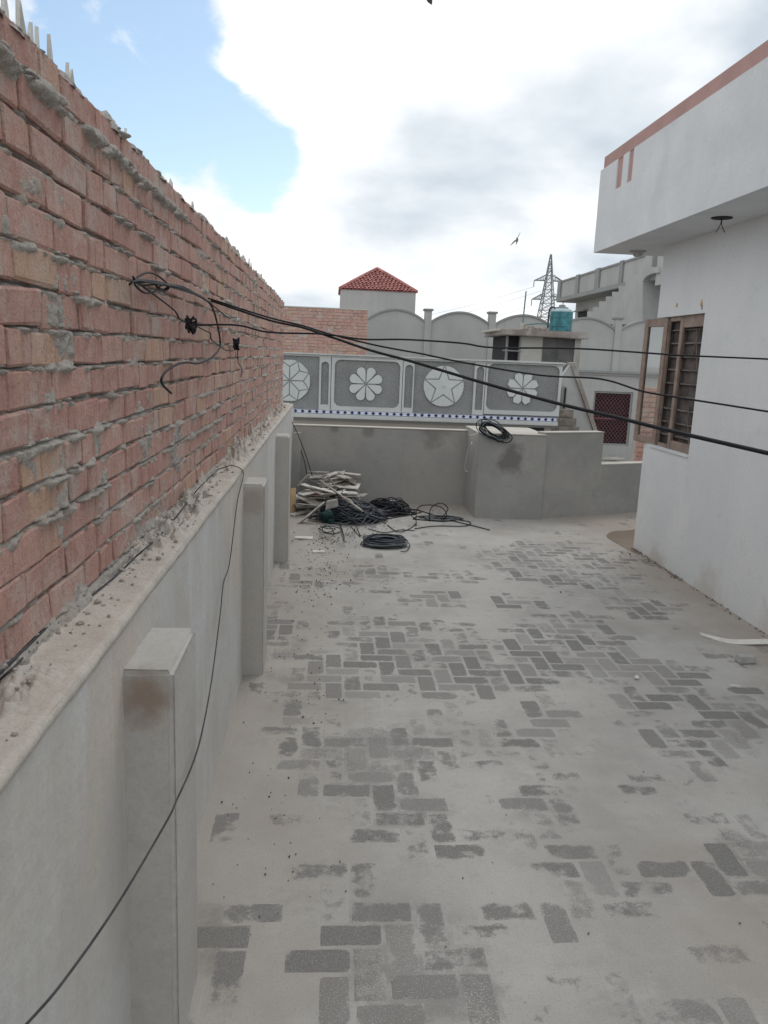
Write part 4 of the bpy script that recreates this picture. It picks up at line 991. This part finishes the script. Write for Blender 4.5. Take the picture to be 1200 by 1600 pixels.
# ---- electricity pylon
YL = 275.0
py = thing('electricity_pylon', 'grey steel lattice electricity pylon far beyond the rooftops', 'pylon')
pc = ony(849, 552, YL); pxm = YL / F / 0.975
def Z(py_): return ony(849, py_, YL)[2]
zt_ = Z(397); zb0 = -3.9
def half(z):
    t = (z - zb0) / (zt_ - zb0); return 5.2 * (1 - t) ** 1.15 + 0.22 if t < .62 else (5.2 * .38 ** 1.15) * (1 - t) / .38 + .18
def bar(bm, a, b, r=.13): bm_tube(bm, [a, b], r, 4)
tr = bm = bmesh.new(); zs_ = [zb0 + (zt_ - zb0) * t for t in np.linspace(0, 1, 19)]
def cr(z): h = half(z); return [Vector((pc.x + sx * h, YL + sy * h, z)) for sx, sy in ((-1, -1), (1, -1), (1, 1), (-1, 1))]
for a_, b_ in zip(zs_, zs_[1:]):
    A_, B_ = cr(a_), cr(b_)
    for k in range(4):
        bar(bm, A_[k], B_[k], .17); bar(bm, A_[k], B_[(k + 1) % 4], .09); bar(bm, A_[(k + 1) % 4], B_[k], .09); bar(bm, B_[k], B_[(k + 1) % 4], .09)
bm_obj('lattice_mast', bm, M['steel'], py)
for (yy_, wl) in ((438, 22.5), (467.5, 24)):
    bm = bmesh.new(); z = Z(yy_); h = half(z); L_ = wl * pxm
    for sx in (-1, 1):
        tip = Vector((pc.x + sx * L_, YL, z - .2))
        for sy in (-1, 1):
            r0 = Vector((pc.x + sx * h, YL + sy * h, z)); r1 = Vector((pc.x + sx * h, YL + sy * h, z + 1.9)); bar(bm, r0, tip, .14); bar(bm, r1, tip, .14)
            for t in (.25, .5, .75): bar(bm, r0.lerp(tip, t), r1.lerp(tip, t), .07); bar(bm, r0.lerp(tip, t), r1.lerp(tip, t - .25), .07)
    arm = bm_obj('cross_arm', bm, M['steel'], py)
    for sx in (-1, 1): tube('insulator', [(pc.x + sx * L_, YL, z - .2), (pc.x + sx * L_, YL, z - 1.2), (pc.x + sx * L_, YL, z - 2.3)], .16, M['greydark'], arm, 6, 3)
for i, (yy_, sx, wl) in enumerate(((438, -1, 22.5), (467.5, -1, 24), (452, -1, 3))):
    a_ = Vector((pc.x + sx * wl * pxm, YL, Z(yy_) - (2.3 if wl > 5 else 0))); b_ = ony(300, (560, 600, 575)[i] - 30, 330)
    pts = [a_.lerp(b_, t) - Vector((0, 0, 5.5 * 4 * t * (1 - t))) for t in np.linspace(0, 1, 14)]
    o = tube('power_line', pts, .035, M['cable_dull'], None, 4, 2); tag(o, 'thin power line running left from the %s' % ('upper arm of the pylon', 'lower arm of the pylon', 'middle of the pylon mast')[i], 'power line', 'power lines of the pylon')
# ---- brick pier seen through the open casement
bp = thing('brick_pier', 'unplastered red brick pier behind the open casement', 'pier')
YQ = 11.4; x0, x1 = ony(1000.5, 660, YQ)[0], ony(1050, 660, YQ)[0]; z1 = ony(1030, 606, YQ)[2]
box('pier_core', x0 + .015, x1, YQ + .015, YQ + .3, -3.9, z1 - .01, M['mortar'], bp)
k = 0; z = z1 - .066
while z > -0.6:
    y = x0 - (0.0 if k % 2 else .0); first = k % 2
    while y < x1 - .03:
        L = min(.112 if first else .224, x1 - y); first = False
        o = bpy.data.objects.new('brick', random.choice(BM)); COL.objects.link(o); o.parent = bp; o.location = (y + L / 2, YQ + .055, z + .033); o.rotation_euler = (0, 0, math.pi / 2 + random.gauss(0, .01)); o.scale = (1, L / .224, 1)
        y += L + .01
    z -= .0745; k += 1
# neighbouring roof that the pier stands on is hidden by the low wall
# ---- birds
def bird(label, c, span, roll, yaw, pitch):
    b = thing('bird', label, 'bird'); Rm = Matrix.Translation(c) @ Matrix.Rotation(yaw, 4, 'Z') @ Matrix.Rotation(roll, 4, 'Y') @ Matrix.Rotation(pitch, 4, 'X')
    bm = bmesh.new(); path = [(0, -.20, 0), (0, -.12, .0), (0, 0, .0), (0, .09, .012), (0, .14, .03), (0, .17, .03)]; rr = (.018, .045, .055, .042, .028, .008)
    bm_tube(bm, path, lambda t: rr[min(5, int(round(t * 5)))], 10)
    for sx in (-1, 1):
        le = [(.03, .07), (.14, .12), (.24, .09), (.40, 0.0)]; te = [(.03, -.06), (.14, -.06), (.24, -.05), (.39, -.03)]
        for k in range(3):
            q = [(le[k], 0), (le[k + 1], 0), (te[k + 1], 1), (te[k], 1)]
            for dz in (.006, -.006):
                vs2 = [bm.verts.new((sx * p[0], p[1], .015 + abs(p[0]) * .22 + dz * (1 - .8 * s_))) for p, s_ in q]; bm.faces.new(vs2)
            o1 = [(le[k], 0), (le[k + 1], 0)]; v4 = [bm.verts.new((sx * p[0], p[1], .015 + abs(p[0]) * .22 + dz)) for p, dz in ((le[k], .006), (le[k + 1], .006), (le[k + 1], -.006), (le[k], -.006))]; bm.faces.new(v4)
    tl = [(-.03, -.17), (.03, -.17), (.055, -.33), (0, -.345), (-.055, -.33)]
    for dz in (.004, -.004): bm.faces.new([bm.verts.new((x, y, dz)) for x, y in tl])
    for v in bm.verts: v.co = Rm @ (v.co * span / .8)
    bm_obj('body', bm, M['bird'], b)
bird('small grey bird gliding with wings spread above the tank', ony(808, 375, 26), .58, math.radians(-40), math.radians(-60), math.radians(55))
bird('dark bird cut off by the top edge of the photo', ony(672, -8, 18), .6, math.radians(25), math.radians(70), math.radians(-30))

# ================================================================== THINGS ON THE ROOF
pud = onz(975, 846)
pts = [onz(x, y, 0.0022) for x, y in ((948, 836), (958, 830), (978, 829), (1003, 829), (1003, 864), (991, 863), (980, 858), (966, 850), (952, 842))]
pts = catmull(pts, 4, True); nP = len(pts)
o = prism('puddle', [p + Vector((0, 0, 0)) for p in pts], (0, 0, -0.004), M['puddle']); tag(o, 'shallow brown muddy puddle against the white house corner', 'puddle', None, 'thing')

# ---- overhead cables leaving the bundle on the brick wall
def wire_path(px_pts, A_, B_):
    """pixels turned into points on the upright plane through A and B"""
    d = (B_ - A_); n = Vector((d.y, -d.x, 0)); out = []
    for (x, y) in px_pts:
        r_ = Vector(ray(x, y)); t = n.dot(A_ - Vector((0, 0, CAMH))) / n.dot(r_); out.append(Vector((0, 0, CAMH)) + r_ * t)
    return out
XF = XB + 0.03
knot = onx(315, 462, XF)
def overhead(name_label, px_pts, B_, r, start):
    A_ = start; pts = wire_path(px_pts, A_, B_); ex = pts[-1] + (pts[-1] - pts[-2]).normalized() * 1.3
    o = tube('overhead_cable', [A_] + pts + [ex], r, M['cable'], None, 7, 6); tag(o, name_label, 'cable', 'cables crossing the roof', 'thing')
overhead('thickest black cable sagging from the brick wall down to the right edge', [(420, 500), (470, 511), (516, 526), (578, 547), (646, 565.5), (760, 599.5), (873, 630.7), (963, 652), (1060, 676), (1200, 708)], ony(1200, 708, 1.9), lambda t: 0.0042 + 0.0020 * t, onx(330, 470, XF))
overhead('thin middle black cable dipping in front of the white house window', [(420, 496), (470, 508), (516, 522), (590, 540), (660, 553), (720, 565.5), (842, 586), (938, 592), (1003, 611), (1060, 621), (1200, 643)], ony(1200, 643, 2.6), 0.0036, onx(325, 466, XF))
overhead('nearly level uppermost black cable crossing to the right edge', [(370, 508), (420, 519), (505, 522), (567, 530), (635, 530.5), (720, 536), (771, 543), (901, 544.5), (1032, 553), (1060, 555), (1200, 561)], ony(1200, 561, 3.0), 0.0036, onx(297, 508, XF))
# ---- black cable bundle looped on the brick wall
bn = thing('cable_bundle', 'tangled black cable bundle looped on the red brick wall', 'cable')
def zp(pts, X=XF, dx=0.0): return [onx(180 + a / 4, 380 + b / 4, X + dx + random.uniform(0, .006)) for a, b in pts]
L1 = [(118, 235), (160, 232), (240, 240), (320, 262), (420, 282), (540, 335), (600, 390), (630, 470), (655, 600), (650, 660), (600, 715), (520, 750), (440, 745), (370, 765), (310, 810), (288, 860), (310, 900), (350, 937)]
tube('main_cable', zp(L1, XF, .012), 0.0040, M['cable'], bn, 7)
for i, L in enumerate(([(118, 240), (150, 205), (210, 184), (270, 205), (330, 262), (300, 290), (255, 262), (330, 255)], [(115, 238), (135, 275), (190, 312), (250, 300), (290, 262), (335, 275), (310, 300), (270, 285)],
                       [(90, 258), (130, 222), (160, 245), (240, 236), (330, 256), (430, 275), (545, 340), (600, 372)], [(112, 210), (135, 245), (180, 262), (300, 258), (420, 290), (520, 330), (590, 372)], [(100, 245), (150, 235), (240, 250), (330, 268), (470, 310), (560, 350), (660, 430), (710, 465), (760, 462)])):
    tube('loop', zp(L, XF, .004 * i), 0.0030, M['cable'], bn, 6)
tube('drop_wire', zp([(150, 255), (240, 320), (370, 420), (400, 470), (440, 495)]), 0.003, M['cable'], bn, 5)
tube('drop_wire', zp([(480, 505), (560, 545), (595, 565), (600, 600), (650, 640), (690, 668), (735, 672)]), 0.003, M['cable'], bn, 5)
tube('drop_wire', zp([(765, 640), (768, 740), (792, 785), (785, 835)]), 0.0025, M['cable'], bn, 5)
def clip(cx, cy, lab):
    c = thing('cable_clip', lab, 'clip', 'clips on the brick wall'); p = onx(180 + cx / 4, 380 + cy / 4, XF + .005)
    bm = bmesh.new()
    for i in range(7):
        q = [p + Vector((random.uniform(-.01, .025), random.uniform(-.02, .02), random.uniform(-.032, .032))) for _ in range(4)]; bm_tube(bm, catmull(q, 5, True), .0038, 6, True)
    bm_obj('knot', bm, M['cable'], c, True)
clip(460, 512, 'black knot of cable nailed under the looped bundle'); clip(748, 630, 'lower black knot of cable farther along the brick wall')

# ---- cable along the ledge that drops over the edge
LD = [(0, 1062), (25, 1039), (72, 990), (125, 945), (175, 905), (212, 870), (247, 840), (275, 808), (311, 762), (341, 733), (362, 727)]
def on_ledge(x, y, lift=.004):
    z = ZL + .02
    for _ in range(4): q = onz(x, y, z); z = ledge_z(min(q.x, XL - .004), q.y) + lift
    return onz(x, y, z)
def dense(L, k): return [(a[0] + (b[0] - a[0]) * t / k, a[1] + (b[1] - a[1]) * t / k) for a, b in zip(L, L[1:]) for t in range(k)] + [L[-1]]
p1_ = [on_ledge(x, y) for (x, y) in dense(LD, 3)]
ex0 = p1_[0] + (p1_[0] - p1_[1]) * 8
def on_wall(x, y, X): return onx(x, y, X)
dr = [on_wall(377, 733, XL + .006), on_wall(380, 745, XL + .012), on_wall(371, 783, XL + .012), on_wall(362, 855, XL + .012), on_wall(357, 888, XL + .012), on_wall(349, 912, XL + .014), on_wall(344, 960, XL + .02), on_wall(331, 1060, XL + .045)]
dr += [onx(316, 1142, -.325), onx(300, 1196, -.320), onx(276, 1250, -.318), onx(260, 1284, -.322), onx(184, 1412, -.352), onx(100, 1532, -.39), onx(40, 1602, -.41), onx(-40, 1690, -.425), onx(-140, 1790, -.43)]
o = tube('ledge_cable', [ex0] + p1_ + dr, 0.0023, M['cable_dull'], None, 7, 8); tag(o, 'thin dusty cable lying along the ledge and hanging down over the pilaster', 'cable', None, 'thing')
p2_ = [on_ledge(x, y, .006) for x, y in ((0, 1050), (40, 1012), (85, 968), (130, 925), (150, 905), (178, 873))]
o = tube('ledge_wire', [p2_[0] + (p2_[0] - p2_[1]) * 6] + p2_, 0.0035, M['cable_dull'], None, 6, 6); tag(o, 'second grey wire tucked against the foot of the bricks', 'cable', None, 'thing')
for i, L in enumerate(([(454, 655), (466, 680), (478, 712), (488, 744)], [(470, 704), (476, 722), (480, 745)])):
    o = tube('hanging_wire', [ony(x, y, 8.85 - .05 * i) for x, y in L], .0045, M['cable'], None, 6, 5); tag(o, ('long black wire hanging from the wall corner to the board heap', 'short black wire standing out of the board heap')[i], 'wire', None, 'thing')

# ---- heap of broken boards
BL = 'broken off-white ceiling board stacked in the heap beside the back wall'
def board(name, label, c, L, Wd, th, rz, rx=0.0, ry=0.0, mat='board', group='boards in the rubbish heap'):
    bm = bmesh.new(); n = random.choice((4, 5, 6)); base = [(-.5, -.5), (.5, -.5), (.5, .5), (-.5, .5)]
    if n > 4: base.insert(random.choice((1, 3)), (random.uniform(-.2, .2), random.choice((-.58, -.42)) if True else 0))
    if base[1][1] not in (-.5,) and base[1][0] > -.5 and base[1][0] < .5 and n > 4: pass
    base = sorted(base, key=lambda p: math.atan2(p[1], p[0]))
    pts = [(x * L + random.uniform(-.1, .1) * Wd, y * Wd + random.uniform(-.12, .12) * Wd) for x, y in base]
    lo = [bm.verts.new((x, y, -th / 2)) for x, y in pts]; hi = [bm.verts.new((x, y, th / 2 + random.uniform(-.002, .003))) for x, y in pts]
    k = len(pts); bm.faces.new(list(reversed(lo))); bm.faces.new(hi)
    for i in range(k): bm.faces.new((lo[i], lo[(i + 1) % k], hi[(i + 1) % k], hi[i]))
    mt = Matrix.Translation(c) @ Matrix.Rotation(rz, 4, 'Z') @ Matrix.Rotation(ry, 4, 'Y') @ Matrix.Rotation(rx, 4, 'X')
    for v in bm.verts: v.co = mt @ v.co
    zmin = min(v.co.z for v in bm.verts)
    if zmin < 0.001:
        for v in bm.verts: v.co.z += 0.001 - zmin
    return tag(bm_obj(name, bm, M[mat]), label, 'board', group, 'thing')
zq = 0.008
for lay in range(16):
    t = lay / 15; cx = -0.12 + 0.12 * t; cy = 8.42 + 0.34 * t; half_ = 0.30 - 0.16 * t
    for k in range(5 if lay < 11 else 3):
        L = random.uniform(.16, .38) * (1 - .2 * t); wd_ = random.uniform(.05, .15); ox = random.uniform(-half_, half_ + .10)
        ox = max(ox, -0.29 + L * .42)
        bmt = random.choice(('board', 'board', 'board', 'board2', 'board2', 'board', 'board3'))
        board('ceiling_board', {'board': BL, 'board2': BL.replace('off-white', 'grey'), 'board3': BL.replace('off-white ceiling', 'dark brown')}[bmt], (cx + ox, cy + random.uniform(-.24, .2), zq + random.uniform(0, .008)), L, wd_, random.uniform(.007, .012), random.uniform(-.9, .9), random.gauss(0, .13), random.gauss(0, .15), bmt)
    zq += 0.0245
def plank2(label, a, b, w_, th, mat='board', name='broken_board', tilt=0.0):
    a, b = Vector(a), Vector(b); d = b - a; L = d.length; d.normalize(); s = d.cross(Vector((0, 0, 1))).normalized(); s = Matrix.Rotation(tilt, 3, d) @ s; n = s.cross(d)
    bm = bmesh.new(); v = []
    for t in (0, 1):
        for e_ in (-1, 1):
            for q in (-1, 1): v.append(bm.verts.new(a + d * (L * t + random.uniform(-.02, .02)) + s * (e_ * w_ / 2 * random.uniform(.8, 1.15)) + n * (q * th / 2)))
    for f in ((0, 1, 3, 2), (4, 6, 7, 5), (0, 4, 5, 1), (2, 3, 7, 6), (0, 2, 6, 4), (1, 5, 7, 3)): bm.faces.new([v[i] for i in f])
    return tag(bm_obj(name, bm, M[mat]), label, 'board', None, 'thing')
plank2('long pale plank leaning out at the lower left of the heap', ony(457, 826, 7.85), ony(506, 786, 7.95), .085, .012, 'board', tilt=-.5)
plank2('pale plank sliding down the right side of the heap top', ony(503, 753, 8.3), ony(537, 777, 8.05), .085, .012, 'board', tilt=-.7)
plank2('second pale plank end below the sliding one, above the cables', ony(540, 780, 7.9), ony(566, 798, 7.8), .06, .012, 'board', tilt=-.6)
plank2('narrow pale strip propped up at the back left of the heap', ony(466, 759, 8.75), ony(483, 741, 8.8), .035, .01, 'board2', tilt=-1.0)
plank2('flat pale sheet overhanging the right of the heap', ony(518, 755, 8.75), ony(560, 760, 8.7), .20, .010, 'board', tilt=.12)
plank2('second flat sheet under the overhanging one', ony(512, 765, 8.75), ony(556, 768, 8.7), .18, .010, 'board2', tilt=.1)
plank2('grey strip resting on the topmost boards of the heap', ony(482, 747, 8.7), ony(512, 742, 8.75), .10, .010, 'board2', tilt=-.2)
plank2('dark stick crossing the top of the heap', ony(512, 745, 8.6), ony(527, 763, 8.5), .018, .015, 'board3')
plank2('stubby white offcut between the heap and the black cables', ony(509, 790, 7.86), ony(527, 786, 7.88), .13, .012, 'board', tilt=-.9)
plank2('small white offcut on the cables below the sliding plank', ony(533, 776, 7.92), ony(549, 783, 7.86), .08, .012, 'board', tilt=-.6)
plank2('tan hardboard sheet standing edge-on against the pilaster side of the heap', ony(457.5, 815, 8.35), ony(458.5, 763, 8.5), .07, .008, 'tan', 'hardboard_sheet', tilt=0.5)
for (x, y, w_, lab) in ((475, 840.5, .17, 'thin white sliver on the floor before the heap'), (498, 862, .10, 'white broken tile piece on the floor near the cable coil')):
    p = onz(x, y, .008); board('white_chip', lab, p, w_, w_ * .45, .012, random.uniform(-.2, .2), 0, 0, 'chip', None)
p = ony(493, 772, 8.42); o = board('red_wrapper', 'small red wrapper caught between the boards', p, .10, .05, .006, .2, -.5, 0, 'redbag', None); o['category'] = 'wrapper'

# ---- cable tangles
def tangle(name, label, c, rx, ry, hz, n, r, mat, cat='cable', extra=(), seg=9, mats=None):
    t = thing(name, label, cat); groups_ = {}
    for i in range(n):
        a0 = random.uniform(0, 6.28); kx, ky = rx * random.uniform(.35, 1.0), ry * random.uniform(.35, 1.0)
        ox, oy = random.uniform(-.35, .35) * rx, random.uniform(-.35, .35) * ry; z0 = random.uniform(.01, hz * .75); tz = random.uniform(-.5, .5) * hz; rot = random.uniform(-.5, .5)
        pts = []
        for k in range(seg):
            a = a0 + 2 * math.pi * k / seg * random.uniform(.92, 1.08); x = ox + kx * math.cos(a) * random.uniform(.8, 1.15); y = oy + ky * math.sin(a) * random.uniform(.8, 1.15)
            x, y = x * math.cos(rot) - y * math.sin(rot) * rx / max(ry, .01) * .5, x * math.sin(rot) * ry / rx + y * math.cos(rot)
            z = z0 + tz * math.cos(a - 1) + random.uniform(-.15, .25) * hz; env = max(.1, 1 - (x / (rx * 1.25)) ** 2 - (y / (ry * 1.3)) ** 2)
            pts.append((c[0] + x, c[1] + y, max(c[2] + r + .001, c[2] + min(z, hz * env * 1.3))))
        m_ = random.choice(mats) if mats else mat
        bm_tube(groups_.setdefault(m_, bmesh.new()), catmull(pts, 4, True), r * random.uniform(.8, 1.15), 5, True)
    for m_, bm in groups_.items(): bm_obj('cable_strands', bm, M[m_], t, True)
    for L in extra: tube('loose_end', L, r, M[mat], t, 5, 6)
    return t
c = onz(545, 816)
def g_(x, y, z=.008): return onz(x, y, z)
tangle('cable_tangle', 'dense blue-black cable tangle in front of the board heap', (c.x, c.y + .12, 0), 0.33, .25, .19, 125, .0048, 'cable_blue', extra=(
    [g_(530, 815), g_(536, 833), g_(538, 842), (g_(536, 842, .09)), (g_(531, 822, .12))], [g_(548, 823, .1), g_(556, 832), g_(563, 838), g_(558, 826), g_(556, 820, .1)],
    [g_(500, 822, .03), g_(512, 826, .10), g_(524, 826, .04), g_(512, 832, .01), g_(498, 826, .02)], [g_(503, 830), g_(506, 822, .12), g_(516, 824, .13), g_(522, 833)], [g_(497, 826), g_(515, 822, .09), g_(535, 828, .02), g_(520, 834), g_(505, 832)],
    [ony(520, 785, 8.0), ony(535, 768, 8.1), ony(522, 760, 8.2), ony(527, 775, 8.15)]), mats=('cable_blue', 'cable_blue', 'cable', 'cable_grey'))
c = onz(610, 805)
tangle('cable_tangle', 'low black cable tangle spreading beside the white plastic bag', (c.x - .02, c.y + .1, 0), .24, .16, .16, 64, .0048, 'cable_blue', mats=('cable_blue', 'cable', 'cable'), extra=(
    [g_(570, 790, .12), ony(590, 779, 8.2), ony(612, 781, 8.2), ony(630, 795, 8.1), g_(648, 810)], [g_(575, 826), g_(600, 832), g_(625, 828), g_(648, 829)], [g_(605, 820), g_(622, 831), g_(640, 826), g_(650, 818)]))
c = onz(690, 812)
tangle('cable_tangle', 'sparse loose cable loops on the floor near the square block', (c.x, c.y + .02, 0), .26, .13, .03, 12, .0055, 'cable', extra=(
    [g_(650, 822), ony(652, 795, 8.1), ony(668, 789, 8.1), ony(690, 793, 8.1), ony(698, 806, 8.0), g_(688, 812)], [ony(671, 815, 8.0), ony(673, 795, 8.05), ony(688, 786, 8.05), ony(700, 795, 8.0), g_(690, 809)],
    [g_(700, 805), g_(718, 812), g_(735, 816), g_(725, 822), g_(680, 822), g_(648, 826)], [g_(640, 795), g_(660, 799), g_(690, 809), g_(725, 818), g_(742, 822), g_(765, 828)], [g_(625, 800), g_(650, 796), g_(658, 800), g_(640, 804), g_(600, 812)]), mats=('cable', 'cable_grey', 'cable_dull'))
c = onz(601, 852)
t = tangle('cable_coil', 'flat oval coil of blue-black cable lying alone on the floor', (c.x, c.y, 0), .205, .15, .012, 4, .0052, 'cable_blue')
bm1, bm2 = bmesh.new(), bmesh.new()
for i in range(44):
    a0 = random.uniform(0, 6.28); R1 = random.uniform(.55, 1.0); pts = []; z0 = random.uniform(.006, .065) * (1.25 - abs(R1 - .75) * 1.4)
    ox, oy = random.gauss(0, .012), random.gauss(0, .01); rot = random.gauss(0, .16)
    for k in range(12):
        a = a0 + 2 * math.pi * k / 12; x = .205 * R1 * math.cos(a) * random.uniform(.96, 1.04); y = .155 * R1 * math.sin(a) * random.uniform(.95, 1.05)
        pts.append((c.x + ox + x * math.cos(rot) - y * math.sin(rot), c.y + oy + x * math.sin(rot) + y * math.cos(rot), max(.006, z0 + random.uniform(-.006, .006))))
    bm_tube(bm1 if i % 5 else bm2, catmull(pts, 3, True), .0052, 5, True)
bm_obj('cable_strands', bm1, M['cable_blue'], t, True); bm_obj('cable_strands', bm2, M['cable_grey'], t, True)
tube('loose_end', [g_(628, 846, .05), g_(640, 850, .02), g_(636, 860, .01), g_(626, 862, .02)], .004, M['cable'], t, 5)
# coil hung over the block
c = ony(772, 676, 8.33); t = thing('cable_coil', 'grey and black cable coil slung over the top of the square block', 'cable')
bmA, bmB = bmesh.new(), bmesh.new()
for i in range(17):
    rr = random.uniform(.6, 1.05); ox, oz = random.gauss(0, .012), random.gauss(0, .012); tl = random.gauss(-.42, .10); pts = []
    for k in range(12):
        a = 2 * math.pi * k / 12; u_ = .185 * rr * math.cos(a) * random.uniform(.95, 1.05); w_ = .078 * rr * math.sin(a) * random.uniform(.9, 1.1)
        x = u_ * math.cos(tl) - w_ * math.sin(tl); z = u_ * math.sin(tl) + w_ * math.cos(tl); zz_ = c.z + .015 + z + oz; y = 8.33 - .012 * random.random() if zz_ < z1 + .5 and zz_ < ony(800, 678, 8.36)[2] + .004 else 8.36 + .03 * random.random()
        pts.append((c.x + x + ox, y - i * .0015, zz_))
    bm_tube(bmA if i % 3 else bmB, catmull(pts, 4, True), .0052, 6, True)
bm_obj('cable_strands', bmA, M['cable'], t, True); bm_obj('cable_strands', bmB, M['cable_grey'], t, True)
tube('loop', [ony(744, 666, 8.4), ony(746, 659, 8.4), ony(756, 655.5, 8.4), ony(768, 659, 8.4), ony(774, 668, 8.38)], .005, M['cable'], t, 6)
tube('loose_end', [ony(765, 680, 8.325), ony(774, 686, 8.32), ony(780, 691, 8.32)], .008, M['cable'], t, 6); tube('loose_end', [ony(775, 682, 8.325), ony(782, 688, 8.32), ony(787, 691, 8.32)], .005, M['cable'], t, 6)
o = tube('hanging_string', [ony(748, 674, 8.35), ony(742, 679, 8.35), ony(733, 681, 8.5), (x0 - .012 if False else ony(736, 690, 8.6)), ony(737, 694, 8.55), ony(731, 703, 8.7), ony(729, 718, 8.75), ony(726.5, 730, 8.8), ony(728, 736, 8.8), ony(731, 737, 8.78)], .0055, M['cord_white'], None, 6); tag(o, 'white string hanging down the side of the square block', 'string', None, 'thing')
# ---- bags
def blob(name, label, c, r, mat, seed, cat='bag'):
    bm = bmesh.new(); bmesh.ops.create_icosphere(bm, subdivisions=4, radius=1.0); rr = np.random.default_rng(seed)
    ph = rr.uniform(0, 6.28, (6, 3)); fr = rr.uniform(2, 7, (6, 3))
    for v in bm.verts:
        n = v.co.normalized(); k = 1 + sum(.09 / (1 + .25 * i) * math.sin(fr[i][0] * n.x + ph[i][0]) * math.sin(fr[i][1] * n.y + ph[i][1]) * 1.4 * math.cos(fr[i][2] * n.z + ph[i][2]) for i in range(6))
        k += .05 * abs(math.sin(9 * n.x + 7 * n.z + 3 * math.sin(5 * n.y)))
        v.co = Vector((c[0] + n.x * r[0] * k, c[1] + n.y * r[1] * k, max(.002, c[2] + n.z * r[2] * k)))
    return tag(bm_obj(name, bm, M[mat], None, True), label, cat, None, 'thing')
p = onz(508, 824); blob('green_bag', 'dark green net bag wrapped in black cables', (p.x + .04, p.y + .24, .05), (.09, .08, .08), 'greenbag', 3)
p = onz(560, 822); blob('black_bag', 'crumpled black plastic bag under the dense cable tangle', (p.x - .02, p.y + .22, .05), (.20, .11, .09), 'blackbag', 5)
p = ony(613, 790, 8.5); blob('white_bag', 'crumpled white plastic bag against the back wall behind the cables', (p.x, 8.5, p.z), (.045, .04, .06), 'whitebag', 9)
p = onz(600, 808); blob('dark_bag', 'flattened dark bag under the low cable tangle', (p.x, p.y + .12, .03), (.16, .10, .06), 'blackbag', 12)
# ---- single scraps on the floor at right
p = onz(1167, 1037); o = box('cement_brick', -.052, .052, -.03, .03, 0, .042, M['block'], None, .004, .003); o.location = (p.x, p.y + .02, .001); o.rotation_euler = (0, 0, .12); tag(o, 'small grey cement brick lying on the floor by the white wall', 'brick', None, 'thing')
a_, m_, b_ = onz(1094, 994), onz(1140, 1004), onz(1192, 1008)
bm = bmesh.new(); cv = catmull([a_ + Vector((0, 0, .012)), m_ + Vector((0, 0, .006)), b_ + Vector((0, 0, .022)), b_ + Vector((.10, .05, .008))], 8); wv = Vector((.25, -1, 0)).normalized() * .022
vv = [[bm.verts.new(p + wv * e_ * (0.35 + .65 * min(1, i / 6)) + Vector((0, 0, dz))) for e_, dz in ((-1, .012), (1, -.004), (1, -.007), (-1, .008))] for i, p in enumerate(cv)]
for q, w_ in zip(vv, vv[1:]):
    for k in range(4): bm.faces.new((q[k], q[(k + 1) % 4], w_[(k + 1) % 4], w_[k]))
bm.faces.new(vv[0]); bm.faces.new(list(reversed(vv[-1])))
tag(bm_obj('plastic_strip', bm, M['chip']), 'long curled off-white strip lying at the foot of the white wall', 'strip', None, 'thing')
p = onz(1149, 1072, .006); board('white_chip', 'little white stick lying in front of the cement brick', p, .055, .014, .010, -.25, 0, 0, 'chip', None)['category'] = 'stick'
p = onz(995, 1059, .008); o = blob('pebble', 'single pale pebble on a dark paver', (p.x, p.y, .008), (.014, .012, .013), 'chip', 4, 'pebble')
# ---- crumbs scattered over the floor
def crumbs(name, label, spots, mat, smin, smax):
    bm = bmesh.new()
    for (cx, cy, sx, sy, n) in spots:
        for i in range(n):
            x, y = random.gauss(cx, sx), random.gauss(cy, sy); p = onz(x, max(790, y))
            if p.x < XL + .01 or p.x > 2.9 or p.y > 9.05: continue
            s = random.uniform(smin, smax) * random.choice((.6, .8, 1, 1.3)) * min(1, .25 + p.y / 7); mt = Matrix.Translation((p.x, p.y, s * .5)) @ Matrix.Rotation(random.uniform(0, 6), 4, Vector((random.random(), random.random(), random.random() + .1)).normalized())
            bmesh.ops.create_icosphere(bm, subdivisions=1, radius=s * .6, matrix=mt @ Matrix.Diagonal((1.3, .9, .7, 1)))
    tag(bm_obj(name, bm, M[mat]), label, 'crumbs', None, 'stuff')
crumbs('dark_crumbs', 'dark crumbs of grit scattered over the floor along the left wall', ((505, 905, 22, 22, 150), (520, 880, 25, 14, 60), (470, 990, 40, 40, 36), (480, 1110, 45, 35, 40), (420, 1260, 60, 60, 34), (440, 1350, 60, 60, 20), (700, 1000, 250, 120, 20), (900, 1350, 180, 140, 10), (600, 1500, 200, 80, 10)), 'stone', .004, .009)
crumbs('rubble_crumbs', 'reddish crumbs around the foot of the rubbish heap', ((505, 845, 22, 8, 110), (560, 828, 40, 8, 90), (665, 795, 30, 4, 14), (980, 866, 10, 3, 10)), 'rubble', .005, .014)
# crust of dirt along the foot of the white wall
bm = bmesh.new()
for i in range(260):
    y = random.uniform(3.2, 7.1) if i % 2 else random.uniform(6.0, 7.1); x = 2.925 - abs(random.gauss(0, .022)); s = random.uniform(.003, .010)
    mt = Matrix.Translation((x, y, s * .3)) @ Matrix.Rotation(random.uniform(0, 6), 4, Vector((random.random(), random.random(), .5)).normalized())
    bmesh.ops.create_icosphere(bm, subdivisions=1, radius=s, matrix=mt @ Matrix.Diagonal((1.0, 1.6, .6, 1)))
tag(bm_obj('dirt_crust', bm, M['rubble']), 'crust of brown dirt along the foot of the white wall', 'dirt', None, 'stuff')
